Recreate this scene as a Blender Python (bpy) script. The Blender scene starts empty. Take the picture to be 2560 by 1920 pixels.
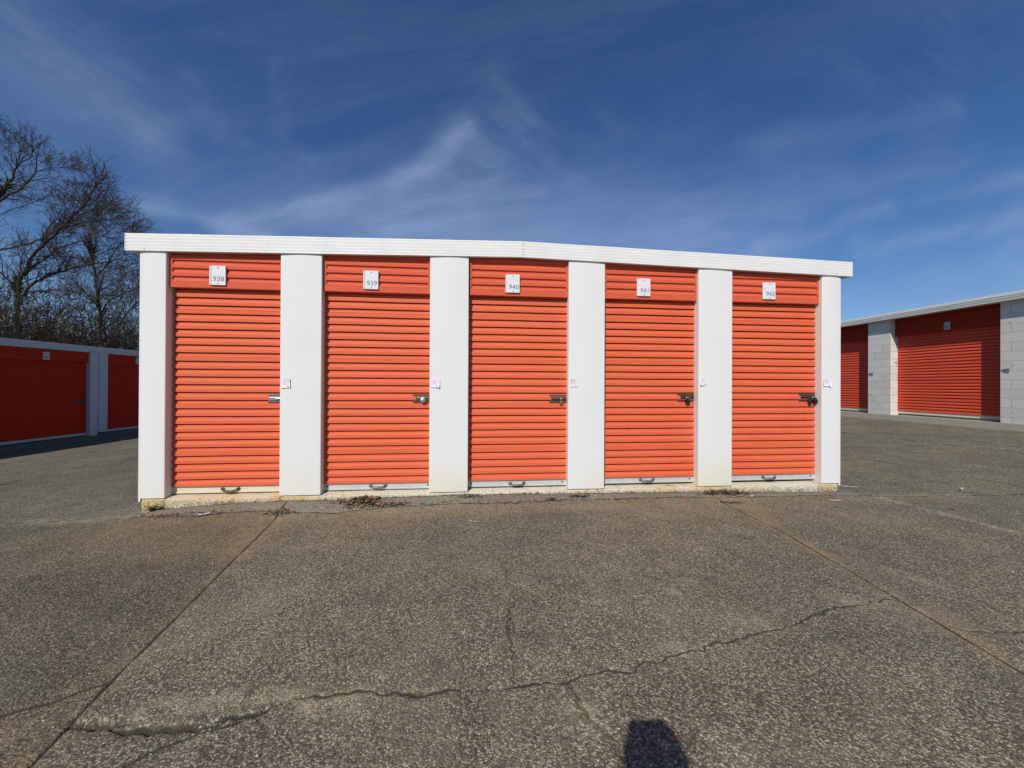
import bpy, bmesh, math, random
import numpy as np
from mathutils import Vector, Matrix, Quaternion, noise as mnoise

rnd = random.Random(7)
SC = bpy.context.scene
COL = SC.collection
PI = math.pi

# ------------------------------------------------------------------ helpers
class MB:
    """collects polygons and links them as ONE mesh object"""
    def __init__(s): s.v = []; s.f = []; s.m = []; s.mi = 0
    def add(s, vs, fs):
        b = len(s.v); s.v += [tuple(v) for v in vs]
        s.f += [tuple(b + i for i in f) for f in fs]; s.m += [s.mi] * len(fs)
    def box(s, x0, x1, y0, y1, z0, z1):
        s.add([(x0,y0,z0),(x1,y0,z0),(x1,y1,z0),(x0,y1,z0),(x0,y0,z1),(x1,y0,z1),(x1,y1,z1),(x0,y1,z1)],
              [(3,2,1,0),(4,5,6,7),(0,1,5,4),(1,2,6,5),(2,3,7,6),(3,0,4,7)])
    def cbox(s, x0, x1, y0, y1, z0, z1, c=.003):
        """box with a chamfered front (towards -Y)"""
        v = [(x0,y1,z0),(x1,y1,z0),(x1,y1,z1),(x0,y1,z1),(x0,y0+c,z0),(x1,y0+c,z0),(x1,y0+c,z1),(x0,y0+c,z1),
             (x0+c,y0,z0+c),(x1-c,y0,z0+c),(x1-c,y0,z1-c),(x0+c,y0,z1-c)]
        s.add(v, [(0,3,2,1),(8,9,10,11),(4,5,9,8),(5,6,10,9),(6,7,11,10),(7,4,8,11),(0,1,5,4),(1,2,6,5),(2,3,7,6),(3,0,4,7)])
    def extrude_x(s, prof, x0, x1, n=1):
        """profile [(y,z)] running upwards, swept along X; faces look to -Y"""
        k = len(prof); vs = []
        for i in range(n + 1):
            x = x0 + (x1 - x0) * i / n
            vs += [(x, y, z) for y, z in prof]
        fs = [(i*k+j, (i+1)*k+j, (i+1)*k+j+1, i*k+j+1) for i in range(n) for j in range(k - 1)]
        s.add(vs, fs)
    def tube(s, pts, radii, n=6, cap=True):
        pts = [Vector(p) for p in pts]; m = len(pts); vs = []; fs = []
        u = None
        for i, p in enumerate(pts):
            t = (pts[min(i+1, m-1)] - pts[max(i-1, 0)])
            if t.length < 1e-9: t = Vector((0,0,1))
            t.normalize()
            if u is None:
                u = t.orthogonal().normalized()
            else:
                u = u - t * u.dot(t)
                u = u.normalized() if u.length > 1e-6 else t.orthogonal().normalized()
            w = t.cross(u)
            r = radii[i] if hasattr(radii, '__len__') else radii
            for k in range(n):
                a = 2 * PI * k / n
                vs.append(p + (u * math.cos(a) + w * math.sin(a)) * r)
        for i in range(m - 1):
            for k in range(n):
                fs.append((i*n+k, i*n+(k+1)%n, (i+1)*n+(k+1)%n, (i+1)*n+k))
        if cap:
            fs.append(tuple(range(n))[::-1]); fs.append(tuple((m-1)*n+k for k in range(n)))
        s.add(vs, fs)
    def disc_y(s, x, y, z, r, d=.004, n=10):
        s.tube([(x, y, z), (x, y - d, z)], r, n)
    def discs(s, name, mat, parent, spots, r, d=.004):
        for x, y, z in spots:
            q = MB(); q.disc_y(x, y, z, r, d, 10); q.build(name, mat, parent)
    def build(s, name, mats, parent=None, smooth=False, autosmooth=False):
        me = bpy.data.meshes.new(name); me.from_pydata(s.v, [], s.f)
        mats = mats if isinstance(mats, (list, tuple)) else [mats]
        for m in mats: me.materials.append(m)
        if len(mats) > 1: me.polygons.foreach_set('material_index', s.m)
        if smooth: me.polygons.foreach_set('use_smooth', [True] * len(s.f))
        me.update()
        o = bpy.data.objects.new(name, me); COL.objects.link(o)
        if parent is not None: o.parent = parent
        return o

def tag(o, label=None, cat=None, group=None, kind=None):
    if label: o['label'] = label
    if cat: o['category'] = cat
    if group: o['group'] = group
    if kind: o['kind'] = kind
    return o
def empty(name, loc=(0,0,0), rz=0):
    o = bpy.data.objects.new(name, None); COL.objects.link(o)
    o.location = loc; o.rotation_euler = (0, 0, rz); o.empty_display_size = .2
    return o

# ------------------------------------------------------------------ node helpers
class NT:
    def __init__(s, tree): s.t = tree; s.n = tree.nodes; s.l = tree.links
    def node(s, typ, **kw):
        n = s.n.new(typ)
        for k, v in kw.items(): setattr(n, k, v)
        return n
    def put(s, sock, v):
        if isinstance(v, bpy.types.NodeSocket): s.l.new(v, sock)
        else: sock.default_value = v
    def math(s, op, a, b=None, c=None, clamp=False):
        n = s.node('ShaderNodeMath', operation=op, use_clamp=clamp)
        for i, v in enumerate((a, b, c)):
            if v is not None: s.put(n.inputs[i], v)
        return n.outputs[0]
    def mix(s, f, a, b, typ='MIX'):
        n = s.node('ShaderNodeMix', data_type='RGBA', blend_type=typ)
        s.put(n.inputs[0], f)
        for i, v in ((6, a), (7, b)):
            s.put(n.inputs[i], v if isinstance(v, bpy.types.NodeSocket) else (tuple(v) + (1,))[:4])
        return n.outputs[2]
    def vmath(s, op, a, b=None, scale=None):
        n = s.node('ShaderNodeVectorMath', operation=op)
        s.put(n.inputs[0], a)
        if b is not None: s.put(n.inputs[1], b)
        if scale is not None: s.put(n.inputs['Scale'], scale)
        return n.outputs[0]
    def coords(s, scale=(1,1,1), kind='Object', rot=(0,0,0)):
        t = s.node('ShaderNodeTexCoord'); m = s.node('ShaderNodeMapping')
        s.l.new(t.outputs[kind], m.inputs[0]); m.inputs['Scale'].default_value = scale
        m.inputs['Rotation'].default_value = rot
        return m.outputs[0]
    def noise(s, vec, scale, detail=3, rough=.55, dist=0):
        n = s.node('ShaderNodeTexNoise'); s.put(n.inputs['Vector'], vec)
        n.inputs['Scale'].default_value = scale; n.inputs['Detail'].default_value = detail
        n.inputs['Roughness'].default_value = rough; n.inputs['Distortion'].default_value = dist
        return n.outputs[0]
    def voro(s, vec, scale, feature='F1', rand=1):
        n = s.node('ShaderNodeTexVoronoi', feature=feature); s.put(n.inputs['Vector'], vec)
        n.inputs['Scale'].default_value = scale; n.inputs['Randomness'].default_value = rand
        return n
    def ramp(s, f, stops):
        n = s.node('ShaderNodeValToRGB'); s.put(n.inputs[0], f)
        e = n.color_ramp.elements
        while len(e) < len(stops): e.new(.5)
        for el, (p, c) in zip(e, stops):
            el.position = p
            el.color = (c, c, c, 1) if isinstance(c, (int, float)) else tuple(c) + (1,)
        return n.outputs[0]
    def sstep(s, x, a, b):
        n = s.node('ShaderNodeMapRange', interpolation_type='SMOOTHSTEP')
        s.put(n.inputs[0], x); n.inputs[1].default_value = a; n.inputs[2].default_value = b
        return n.outputs[0]
    def xyz(s, v):
        n = s.node('ShaderNodeSeparateXYZ'); s.l.new(v, n.inputs[0]); return n.outputs
    def attr(s, name):
        return s.node('ShaderNodeAttribute', attribute_name=name).outputs['Fac']
    def bump(s, h, strength=.3, dist=.01):
        n = s.node('ShaderNodeBump'); s.put(n.inputs['Height'], h)
        n.inputs['Strength'].default_value = strength; n.inputs['Distance'].default_value = dist
        return n.outputs[0]

def material(name, rough=.6, metal=0., spec=.4):
    m = bpy.data.materials.new(name); m.use_nodes = True
    t = NT(m.node_tree); b = m.node_tree.nodes['Principled BSDF']
    b.inputs['Roughness'].default_value = rough; b.inputs['Metallic'].default_value = metal
    b.inputs['Specular IOR Level'].default_value = spec
    return m, t, b

def painted(name, col, rough=.5, dirt=.12, dirtcol=(.25,.22,.17), scale=3., stain=None, spec=.4, streak=0., fade=.08, bumpy=.0):
    """painted sheet metal with uneven fade, faint dirt, and runs of dirt"""
    m, t, b = material(name, rough, 0, spec)
    v = t.coords()
    n1 = t.noise(v, scale, 5, .6); n2 = t.noise(v, scale * 14, 3, .6)
    c = t.mix(t.math('MULTIPLY', n1, fade * 2), col, tuple(min(1, x * 1.16 + .03) for x in col))
    d = t.math('MULTIPLY', t.sstep(t.math('ADD', n1, t.math('MULTIPLY', n2, .35)), .55, .95), dirt)
    c = t.mix(d, c, dirtcol)
    if streak:
        v2 = t.coords((26, 26, .9)); s2 = t.noise(v2, 1., 3, .6)
        c = t.mix(t.math('MULTIPLY', t.sstep(s2, .55, .8), streak), c, dirtcol)
    if stain:
        scol, z0, z1, amt = stain
        z = t.xyz(t.coords())[2]
        n3 = t.noise(v, 1.3, 3)
        f = t.math('MULTIPLY', t.sstep(t.math('SUBTRACT', z, t.math('MULTIPLY', n3, .25)), z1 - .12, z0 - .12), amt)
        f = t.math('MULTIPLY', f, t.sstep(t.noise(t.coords((.55,.55,.1)), 1., 1), .42, .6))
        c = t.mix(f, c, scol)
    t.l.new(c, b.inputs['Base Color'])
    r = t.math('ADD', rough - .06, t.math('MULTIPLY', n2, .14)); t.l.new(r, b.inputs['Roughness'])
    if bumpy:
        t.l.new(t.bump(t.noise(v, 5., 2), bumpy, .02), b.inputs['Normal'])
    return m

def metalmat(name, col, rough=.45, metal=.85, var=.4, scale=30, rust=0., rcol=(.16,.06,.025)):
    m, t, b = material(name, rough, metal)
    v = t.coords(); n = t.noise(v, scale, 4, .65)
    c = t.mix(n, tuple(x * (1 - var) for x in col), tuple(min(1, x * (1 + var)) for x in col))
    if rust:
        r = t.math('MULTIPLY', t.sstep(t.noise(v, scale * .6, 5, .7), .45, .65), rust)
        c = t.mix(r, c, rcol)
        t.l.new(t.math('MULTIPLY_ADD', r, -metal * .8, metal), b.inputs['Metallic'])
    t.l.new(c, b.inputs['Base Color'])
    t.l.new(t.math('MULTIPLY_ADD', n, .25, rough - .1), b.inputs['Roughness'])
    return m

M = {}
WHITE = (.775, .77, .735)
M['white'] = painted('white_sheet_metal', WHITE, .55, .10, (.45,.42,.34), 1.6, stain=((.72,.62,.32), .0, .42, .42), streak=.05, spec=.25)
M['fascia'] = painted('white_fascia_metal', (.80,.785,.735), .42, .16, (.40,.39,.35), 2.2, streak=.10, spec=.3)
M['eave'] = painted('weathered_eave_metal', (.52,.525,.49), .55, .2, (.3,.3,.27), 2., streak=.12, spec=.15)
M['shadewhite'] = painted('shaded_white_trim', (.42,.43,.46), .5, .2, (.35,.33,.3), 2., streak=.1)  # white trim of the left building, its shade put into the base colour
M['orange'] = painted('orange_door_paint', (.70,.134,.056), .5, .10, (.42,.07,.03), 1.1, streak=.16, fade=.24, spec=.15)
M['orange_faded'] = painted('orange_door_paint_worn', (.70,.134,.056), .5, .30, (.60,.050,.022), 1.9, streak=.18, fade=.22, spec=.15)
M['header'] = painted('orange_header_paint', (.66,.112,.052), .5, .10, (.4,.07,.03), 1.6, streak=.08, fade=.16, spec=.12)
M['orange_shaded'] = painted('shade_darkened_red_door', (.46,.028,.009), .6, .12, (.3,.03,.015), 1.2, streak=.06, spec=.03)  # same red as the sunlit block doors, darkened in colour to deepen the shade
M['orange_eave_shade'] = painted('shade_darkened_header', (.30,.030,.014), .65, .12, (.2,.03,.015), 1.2, streak=.06, spec=.03)  # header red darkened in its colour for the shade under the eave
M['orange_lit'] = painted('orange_red_block_door', (.72,.095,.048), .6, .12, (.4,.05,.03), 1.2, streak=.06, spec=.05)
M['alu'] = metalmat('aluminium_bottom_bar', (.62,.62,.58), .5, .35, .12, 9)
M['alu_cream'] = metalmat('cream_stained_bar', (.70,.64,.47), .6, .1, .12, 6)
M['steel'] = metalmat('galvanised_steel', (.55,.56,.55), .35, .9, .3, 40)
M['steel_dark'] = metalmat('dull_steel', (.20,.20,.19), .5, .6, .4, 40)
M['steel_old'] = metalmat('tarnished_steel', (.10,.085,.07), .5, .75, .6, 60, rust=.55)
M['brass_old'] = metalmat('weathered_latch_plate', (.16,.13,.10), .45, .7, .7, 70, rust=.5)
M['brass'] = metalmat('worn_brass', (.45,.33,.14), .4, .9, .35, 40)
M['black_lock'] = metalmat('black_lock_shell', (.02,.022,.025), .4, .3, .4, 40)
M['screw'] = metalmat('dark_screw', (.06,.055,.05), .5, .5, .3, 30)
M['plate'] = painted('white_plastic_plate', (.76,.765,.765), .35, .04, (.5,.5,.5), 8)
M['plate_old'] = painted('grey_plastic_plate', (.42,.43,.45), .5, .3, (.2,.2,.2), 12)
M['digit'] = painted('grey_numerals', (.17,.18,.19), .6, .0)
M['paper'] = painted('white_card', (.84,.80,.83), .7, .05, (.6,.5,.55), 30)
M['pinkink'] = painted('pink_print', (.72,.52,.62), .8, .0)
M['darkink'] = painted('dark_print', (.16,.16,.18), .8, .0)
M['roof'] = painted('roof_sheet', (.55,.56,.56), .5, .2)
M['inner'] = painted('dark_interior', (.03,.03,.03), .9, .0)

# painted concrete of the sill: chipped white paint, yellow and ochre stains, green at the foot
def sill_mat():
    m, t, b = material('painted_concrete_sill', .85, 0, .2)
    v = t.coords(); x, y, z = t.xyz(v)
    n = t.noise(v, 6, 6, .65); nf = t.noise(v, 42, 4, .7)
    c = t.mix(n, (.56,.50,.37), (.76,.71,.58))
    och = t.sstep(t.noise(t.coords((.62,.62,.62)), 1.15, 1), .46, .62)
    w = None
    for cx, wd, am in ((0.1,.22,1.), (.75,.6,.7), (1.5,.35,.9), (2.1,.3,.35), (4.9,.25,.45), (5.9,.4,.55), (6.45,.3,1.), (8.05,.12,1.), (7.0,.25,.3)):
        g = t.math('MULTIPLY', t.math('EXPONENT', t.math('MULTIPLY', t.math('POWER', t.math('DIVIDE', t.math('SUBTRACT', x, cx), wd), 2.), -1.)), am)
        w = g if w is None else t.math('MAXIMUM', w, g)
    w = t.math('MULTIPLY', w, t.sstep(t.math('ADD', n, t.math('MULTIPLY', nf, .3)), .35, .8))
    c = t.mix(w, c, (.62,.40,.12))
    chip = t.sstep(t.math('ADD', t.math('MULTIPLY', nf, .6), t.math('MULTIPLY', n, .5)), .60, .67)
    c = t.mix(t.math('MULTIPLY', chip, .9), c, (.20,.175,.13))
    foot = t.math('MULTIPLY', t.sstep(t.math('ADD', z, t.math('MULTIPLY', n, .06)), .03, -.055), .85)
    foot = t.math('MULTIPLY', foot, t.sstep(nf, .38, .6))
    c = t.mix(foot, c, (.15,.145,.085))
    t.l.new(c, b.inputs['Base Color'])
    t.l.new(t.bump(t.math('ADD', nf, t.math('MULTIPLY', chip, -.6)), .5, .006), b.inputs['Normal'])
    return m
M['sill'] = sill_mat()

def plain_concrete():
    m, t, b = material('old_concrete_kerb', .9, 0, .2)
    v = t.coords(); n = t.noise(v, 5, 6, .65); nf = t.noise(v, 50, 4, .7)
    c = t.mix(n, (.34,.31,.24), (.52,.48,.39))
    c = t.mix(t.math('MULTIPLY', t.sstep(nf, .55, .75), .6), c, (.12,.11,.09))
    t.l.new(c, b.inputs['Base Color']); t.l.new(t.bump(nf, .4, .006), b.inputs['Normal'])
    return m
M['kerb'] = plain_concrete()
M['kerb_shaded'] = painted('shade_darkened_kerb', (.12,.115,.105), .9, .3, (.04,.04,.035), 5, spec=.1)  # shaded kerb of the left building: shade painted in as darker concrete, random dirt over

def block_mat():
    m, t, b = material('painted_concrete_block', .8, 0, .25)
    v = t.coords(); x, y, z = t.xyz(v)
    cm = t.node('ShaderNodeCombineXYZ'); t.l.new(t.math('ADD', x, y), cm.inputs[0]); t.l.new(z, cm.inputs[1])
    br = t.node('ShaderNodeTexBrick'); br.offset = .5
    t.l.new(cm.outputs[0], br.inputs['Vector'])
    br.inputs['Scale'].default_value = 1.; br.inputs['Brick Width'].default_value = .40; br.inputs['Row Height'].default_value = .20
    br.inputs['Mortar Size'].default_value = .0045; br.inputs['Mortar Smooth'].default_value = .35; br.inputs['Bias'].default_value = 0
    br.inputs['Color1'].default_value = (.66,.64,.585,1); br.inputs['Color2'].default_value = (.76,.735,.67,1); br.inputs['Mortar'].default_value = (.46,.45,.41,1)
    n = t.noise(v, 5, 5, .65); nf = t.noise(v, 60, 3, .7); sp = t.noise(v, 7.5, 2, .5)
    c = t.mix(t.math('MULTIPLY', n, .35), br.outputs['Color'], (.42,.41,.38))
    c = t.mix(t.math('MULTIPLY', t.sstep(sp, .66, .74), .55), c, (.16,.155,.15))
    t.l.new(c, b.inputs['Base Color'])
    h = t.math('MULTIPLY_ADD', br.outputs['Fac'], -1., t.math('MULTIPLY', nf, .35))
    t.l.new(t.bump(h, .8, .008), b.inputs['Normal'])
    return m
M['block'] = block_mat()

def bark(name, c0, c1, moss=0.):
    m, t, b = material(name, .9, 0, .15)
    v = t.coords(); n = t.noise(v, 3.5, 5, .7); n2 = t.noise(v, .7, 2)
    c = t.mix(n, c0, c1)
    if moss: c = t.mix(t.math('MULTIPLY', t.sstep(t.noise(v, 1.1, 4, .6), .48, .66), moss), c, (.045,.05,.016))
    t.l.new(c, b.inputs['Base Color'])
    return m
M['bark'] = bark('dark_bark', (.030,.023,.019), (.085,.068,.055), .6)
M['twig'] = bark('grey_brown_twigs', (.045,.034,.029), (.13,.10,.083))
M['brush'] = bark('brown_brush', (.050,.034,.022), (.20,.14,.09), .2)
M['ivy'] = bark('dark_ivy', (.012,.018,.007), (.035,.04,.014))

# ------------------------------------------------------------------ ground
def sm(t): t = np.clip(t, 0, 1); return t * t * (3 - 2 * t)
GX = [-600,-60,-12.5,-8.7,-4,-1,0.3,4.1,8.2,9.5,14.9,25,60,600]
GZ = [-1.6,-1.2,-.66,-.64,-.36,-.175,-.135,-.10,-.115,-.07,.33,.75,1.0,1.0]
BX = [-1.5,-.3,.04,.22,.86,1.43,1.8,2.7,3.5,4.65,5,6,6.35,7.1,8.1,8.6,9.8]
BZ = [-.21,-.16,-.15,-.113,-.074,-.053,-.058,-.04,-.035,-.044,-.048,-.056,-.068,-.085,-.098,-.095,-.05]
_xs = np.arange(-14, 22, .05)
_zs = np.interp(_xs, GX, GZ)
_k = np.ones(25) / 25
_zsm = np.convolve(np.pad(_zs, 12, mode='edge'), _k, 'valid')
def gz(x, y):
    x = np.asarray(x, float); y = np.asarray(y, float)
    a = np.where((x > -13.5) & (x < 21.5), np.interp(x, _xs, _zsm), np.interp(x, GX, GZ))
    w = sm((y + .5) / .48) * sm((x + 1.5) / 1.0) * sm((9.8 - x) / 1.0)
    return a * (1 - w) + np.interp(x, BX, BZ) * w
def g1(x, y): return float(gz(x, y))

def fract(pts, jit, seed, step=.035):
    r = np.random.RandomState(seed); out = [np.array(pts[0], float)]
    for a, b in zip(pts[:-1], pts[1:]):
        a = np.array(a, float); b = np.array(b, float); L = np.linalg.norm(b - a)
        n = max(1, int(L / step)); t = (b - a) / max(L, 1e-9); nn = np.array([-t[1], t[0]])
        for i in range(1, n + 1):
            f = i / n
            out.append(a + (b - a) * f + nn * r.normal(0, jit) * (0 if i == n else 1))
    return np.array(out)

JL = [(1.50,.02),(1.54,-.26),(1.57,-.44),(1.74,-1.5),(1.91,-2.56),(1.99,-2.93),(2.20,-4.2),(2.7,-8)]
JR = [(6.40,-.16),(6.38,-1.22),(6.20,-2.35),(6.12,-2.92),(5.95,-4.2),(5.6,-8)]
CA = [(.9,-2.98),(1.3,-2.85),(1.63,-2.72),(1.67,-2.69),(1.79,-2.65),(1.85,-2.59),(1.91,-2.56)]
CB = [(1.97,-2.79),(2.05,-2.79),(2.17,-2.83),(2.28,-2.84),(2.40,-2.85),(2.51,-2.85),(2.60,-2.82),(2.70,-2.79),(2.78,-2.74),(2.89,-2.75),(3.04,-2.73),(3.12,-2.75),(3.17,-2.77),(3.24,-2.77),(3.37,-2.77),(3.47,-2.77),(3.64,-2.79),(3.73,-2.78),(3.90,-2.78),(3.96,-2.78),(4.14,-2.73),(4.23,-2.74),(4.30,-2.75),(4.34,-2.70),(4.44,-2.70),(4.52,-2.66),(4.67,-2.63),(4.76,-2.60),(4.92,-2.57),(5.18,-2.52),(5.37,-2.47),(5.49,-2.42),(5.68,-2.36),(5.88,-2.34),(6.16,-2.30),(6.21,-2.32)]
CC = [(6.19,-2.56),(6.27,-2.62),(6.55,-2.66),(7.1,-2.62)]
CD = [(3.73,-2.76),(3.73,-2.66),(3.74,-2.52),(3.73,-2.35),(3.76,-2.22),(3.80,-2.08),(3.76,-1.56)]
CE = [(3.97,-2.79),(4.01,-2.93),(4.04,-3.01),(4.07,-3.10),(4.09,-3.17),(4.2,-3.6)]
CF = [(2.62,-2.84),(2.46,-2.90),(2.40,-2.93),(2.34,-2.98),(2.2,-3.2)]
CG = [(2.12,-2.83),(2.12,-2.98),(2.14,-3.3)]
SEAM = [(-.05,-.17),(.25,-.19),(.5,-.24),(.79,-.29),(.99,-.24),(1.52,-.24),(1.8,-.30),(2.12,-.34),(2.30,-.29),(2.78,-.24),(3.34,-.23),(3.88,-.24),(4.66,-.20),(5.30,-.19),(6.05,-.18),(6.90,-.18),(7.99,-.14),(8.22,-.17),(8.42,-.24),(9.19,-.36),(9.85,-.5),(12,-.7)]
BR = [(8.40,-.24),(8.45,-.7),(8.47,-1.0),(8.52,-1.45),(8.6,-2.2),(8.6,-6)]
RA = [(12.4,9),(12.4,4.0),(12.45,2.5),(12.55,1.3),(12.6,-3)]
RB = [(10.25,6),(10.27,2),(10.31,1.2),(10.32,.6),(10.38,-.4),(10.4,-4)]
LA = [(-6,-.05),(-1.24,-.08),(-.98,-.11),(-.34,-.12),(-.05,-.17)]
LB = [(-3.76,8),(-3.76,2.4),(-3.7,-1)]
SCAR = [(3.25,-2.79),(3.30,-2.755),(3.37,-2.76)]

# (polyline, jitter, half width, depth, strength)
CR = [(fract(JL,.0,1),.0075,.010,1.),(fract(JR,.0,2),.0085,.009,1.),(fract(CA,.005,3),.010,.014,1.),
      (fract(CB[:8],.014,4,.03),.013,.014,.9),(fract(CB[7:],.008,5,.026),.0066,.008,.90),(fract(CC,.006,6),.008,.006,.65),(fract(CD,.010,7,.022),.0058,.004,.72),
      (fract(CE,.006,8),.013,.009,.50),(fract(CF,.007,9),.009,.009,.85),(fract(CG,.004,10),.006,.004,.5),
      (fract(SEAM,.008,11),.012,.008,.75),(fract(BR,.003,12),.011,.006,.4),(fract(RA,.002,13),.016,.008,.8),(fract(RB,.002,14),.015,.008,.75),
      (fract(LA,.004,15),.010,.006,.75),(fract(LB,.002,16),.012,.008,.75),(fract([(-.02,-.014),(2.0,-.016),(4.1,-.012),(8.18,-.016)],.006,17),.014,.006,.8)]

def build_ground():
    def axis(parts):
        out = [parts[0][0]]
        for a, b, st in parts:
            n = max(1, int(round((b - a) / st))); out += list(np.linspace(a, b, n + 1)[1:])
        return np.array(out)
    def geo(a, b, n):
        return list(np.geomspace(a, b, n))
    X = axis([(-14,-3,.25),(-3,1.4,.035),(1.4,6.5,.0068),(6.5,10.6,.022),(10.6,15,.05),(15,22,.5)])
    Y = axis([(-9,-3.3,.16),(-3.3,-2.2,.006),(-2.2,.1,.012),(.1,3,.06),(3,14,.25)])
    X = np.concatenate([-np.array(geo(600,15,14)), X, np.array(geo(24,600,14))])
    Y = np.concatenate([-np.array(geo(600,10,14)), Y, np.array(geo(16,600,14))])
    nx, ny = len(X), len(Y)
    XX, YY = np.meshgrid(X, Y); x = XX.ravel(); y = YY.ravel()
    z = gz(x, y)
    # broad unevenness of old paving
    z += .004 * np.sin(x * 2.1 + 1.3 * np.sin(y * 1.7)) * np.sin(y * 2.6 + .7) + .002 * np.sin(x * 7.3 + y * 3.1) * np.sin(y * 6.1 - x * 2)
    crack = np.zeros_like(x); near = np.zeros_like(x)
    for pl, hw, dep, st in CR:
        lo = pl.min(0) - .35; hi = pl.max(0) + .35
        idx = np.where((x > lo[0]) & (x < hi[0]) & (y > lo[1]) & (y < hi[1]))[0]
        if not len(idx): continue
        px = x[idx]; py = y[idx]; best = np.full(len(idx), 9.); 
        for a, b in zip(pl[:-1], pl[1:]):
            m = (px > min(a[0], b[0]) - .35) & (px < max(a[0], b[0]) + .35) & (py > min(a[1], b[1]) - .35) & (py < max(a[1], b[1]) + .35)
            if not m.any(): continue
            d = b - a; L2 = max(1e-9, d @ d)
            t = np.clip(((px[m] - a[0]) * d[0] + (py[m] - a[1]) * d[1]) / L2, 0, 1)
            best[m] = np.minimum(best[m], np.hypot(px[m] - a[0] - t * d[0], py[m] - a[1] - t * d[1]))
        # width wanders along the crack
        wv = hw * (1 + .45 * np.sin(px * 9.1 + py * 6.3) * np.sin(px * 23.7 - py * 17.))
        fadev = np.clip(.95 + .45 * np.sin(px * 4.3 + 1.1 * np.sin(py * 5.)) * np.sin(px * 11.7 + py * 9.), .25, 1) if st < .99 else 1.
        c = np.clip(1.25 - best / wv, 0, 1) * st * fadev
        crack[idx] = np.maximum(crack[idx], c)
        near[idx] = np.maximum(near[idx], np.exp(-(best / .09) ** 2) * st)
        z[idx] -= dep * np.clip(1 - best / (wv * 1.6), 0, 1)
    # broken hollow on the cross crack
    for cx, cy, rx, ry, dp in ((3.31,-2.775,.055,.022,.014),(2.10,-2.80,.11,.018,.016),(2.3,-2.845,.16,.022,.010)):
        q = ((x - cx) / rx) ** 2 + ((y - cy) / ry) ** 2
        z -= dp * np.exp(-q * .8); crack = np.maximum(crack, .55 * np.exp(-q * 1.2))
    # dirt and rust deposits
    def gseg(pl, wd):
        d = np.full(len(x), 99.)
        for a, b in zip(pl[:-1], pl[1:]):
            a = np.array(a); b = np.array(b); v = b - a; L2 = v @ v
            t = np.clip(((x - a[0]) * v[0] + (y - a[1]) * v[1]) / L2, 0, 1)
            d = np.minimum(d, np.hypot(x - a[0] - t * v[0], y - a[1] - t * v[1]))
        return np.exp(-(d / wd) ** 2)
    rust = .95 * gseg([(6.45,-.2),(6.58,-.50),(6.50,-.90)], .14) + .6 * gseg([(6.42,-.9),(6.33,-1.7)], .08)
    rust += .9 * gseg([(1.52,-.25),(1.50,-.6),(1.64,-1.15)], .13) + .40 * gseg([(.2,-.35),(1.3,-.42)], .2) + .30 * gseg(JL[2:6], .05) + .5 * gseg([(6.3,-2.45),(6.16,-2.75)], .09)
    rust += .62 * gseg([(1.6,-.44),(6.4,-.34)], .14) + .5 * gseg([(6.5,-.25),(9.0,-.45)], .12) + .45 * gseg([(1.75,-2.8),(1.9,-3.0)], .2) + .5 * gseg(JR[1:4], .06)
    rust += .45 * gseg([(.2,-.6),(1.2,-1.0)], .45)
    sand = .75 * gseg([(2.86,-2.80),(3.0,-2.79)], .06) + .6 * gseg([(2.2,-2.74),(2.75,-2.72)], .05) + .6 * gseg([(3.95,-2.92),(4.0,-2.98)], .07)
    sand += .5 * gseg([(5.05,-2.42),(5.15,-2.44)], .10) + .5 * gseg([(4.55,-2.60),(4.62,-2.66)], .05) + .5 * gseg([(6.60,-1.92),(6.64,-2.18)], .05) + .5 * gseg([(6.22,-2.42),(5.8,-2.28)], .06)
    sand += .75 * gseg([(8.42,-.3),(8.45,-.7),(8.5,-1.4)], .05) + .5 * gseg([(8.3,-.2),(9.4,-.4)], .09) + .4 * gseg([(4.85,-2.1),(5.0,-2.0)], .07) + .35 * gseg([(3.62,-1.75),(3.66,-1.7)], .06)
    sand += .5 * gseg([(-.9,-.12),(-.1,-.2)], .12) + .3 * gseg([(4.35,-2.15),(4.3,-1.75)], .03)
    sand = sand * 1.6
    strip = sm((y - np.interp(x, [p[0] for p in SEAM], [p[1] for p in SEAM]) + .01) / .03) * (y < .1) * (x > -.1) * (x < 8.3)
    jx = np.interp(-y, [-5, 0, .26, 2.56, 4.2, 8], [1.5, 1.5, 1.54, 1.91, 2.2, 2.7])
    tone = sm((jx - x) / .03) * (y < -.2) * sm((x + 5) / 3) * .85 + .5 * (y >= -.2) * sm((-.2 - x) / .5) * sm((x + 9) / 6)
    vs = np.stack([x, y, z], 1)
    i = np.arange(nx - 1); j = np.arange(ny - 1); I, J = np.meshgrid(i, j); q = (J * nx + I).ravel()
    F = np.stack([q, q + 1, q + nx + 1, q + nx], 1)
    me = bpy.data.meshes.new('ground')
    me.vertices.add(len(x)); me.vertices.foreach_set('co', vs.ravel())
    me.loops.add(F.size); me.loops.foreach_set('vertex_index', F.ravel().astype(np.int32))
    me.polygons.add(len(F)); me.polygons.foreach_set('loop_start', (np.arange(len(F)) * 4).astype(np.int32))
    try: me.polygons.foreach_set('loop_total', np.full(len(F), 4, np.int32))
    except Exception: pass
    me.polygons.foreach_set('use_smooth', np.ones(len(F), bool))
    for nm, arr in (('crack', crack), ('near', near), ('rust', rust), ('sand', sand), ('tone', tone), ('strip', strip)):
        at = me.attributes.new(nm, 'FLOAT', 'POINT'); at.data.foreach_set('value', np.clip(arr, 0, 1).astype(np.float32))
    me.update(calc_edges=True); me.validate()
    o = bpy.data.objects.new('ground', me); COL.objects.link(o)
    tag(o, 'weathered grey brown paving with cracks and rust stains', 'ground', kind='structure')
    m, t, b = material('worn_aggregate_paving', .88, 0, .25)
    v = t.coords()
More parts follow.
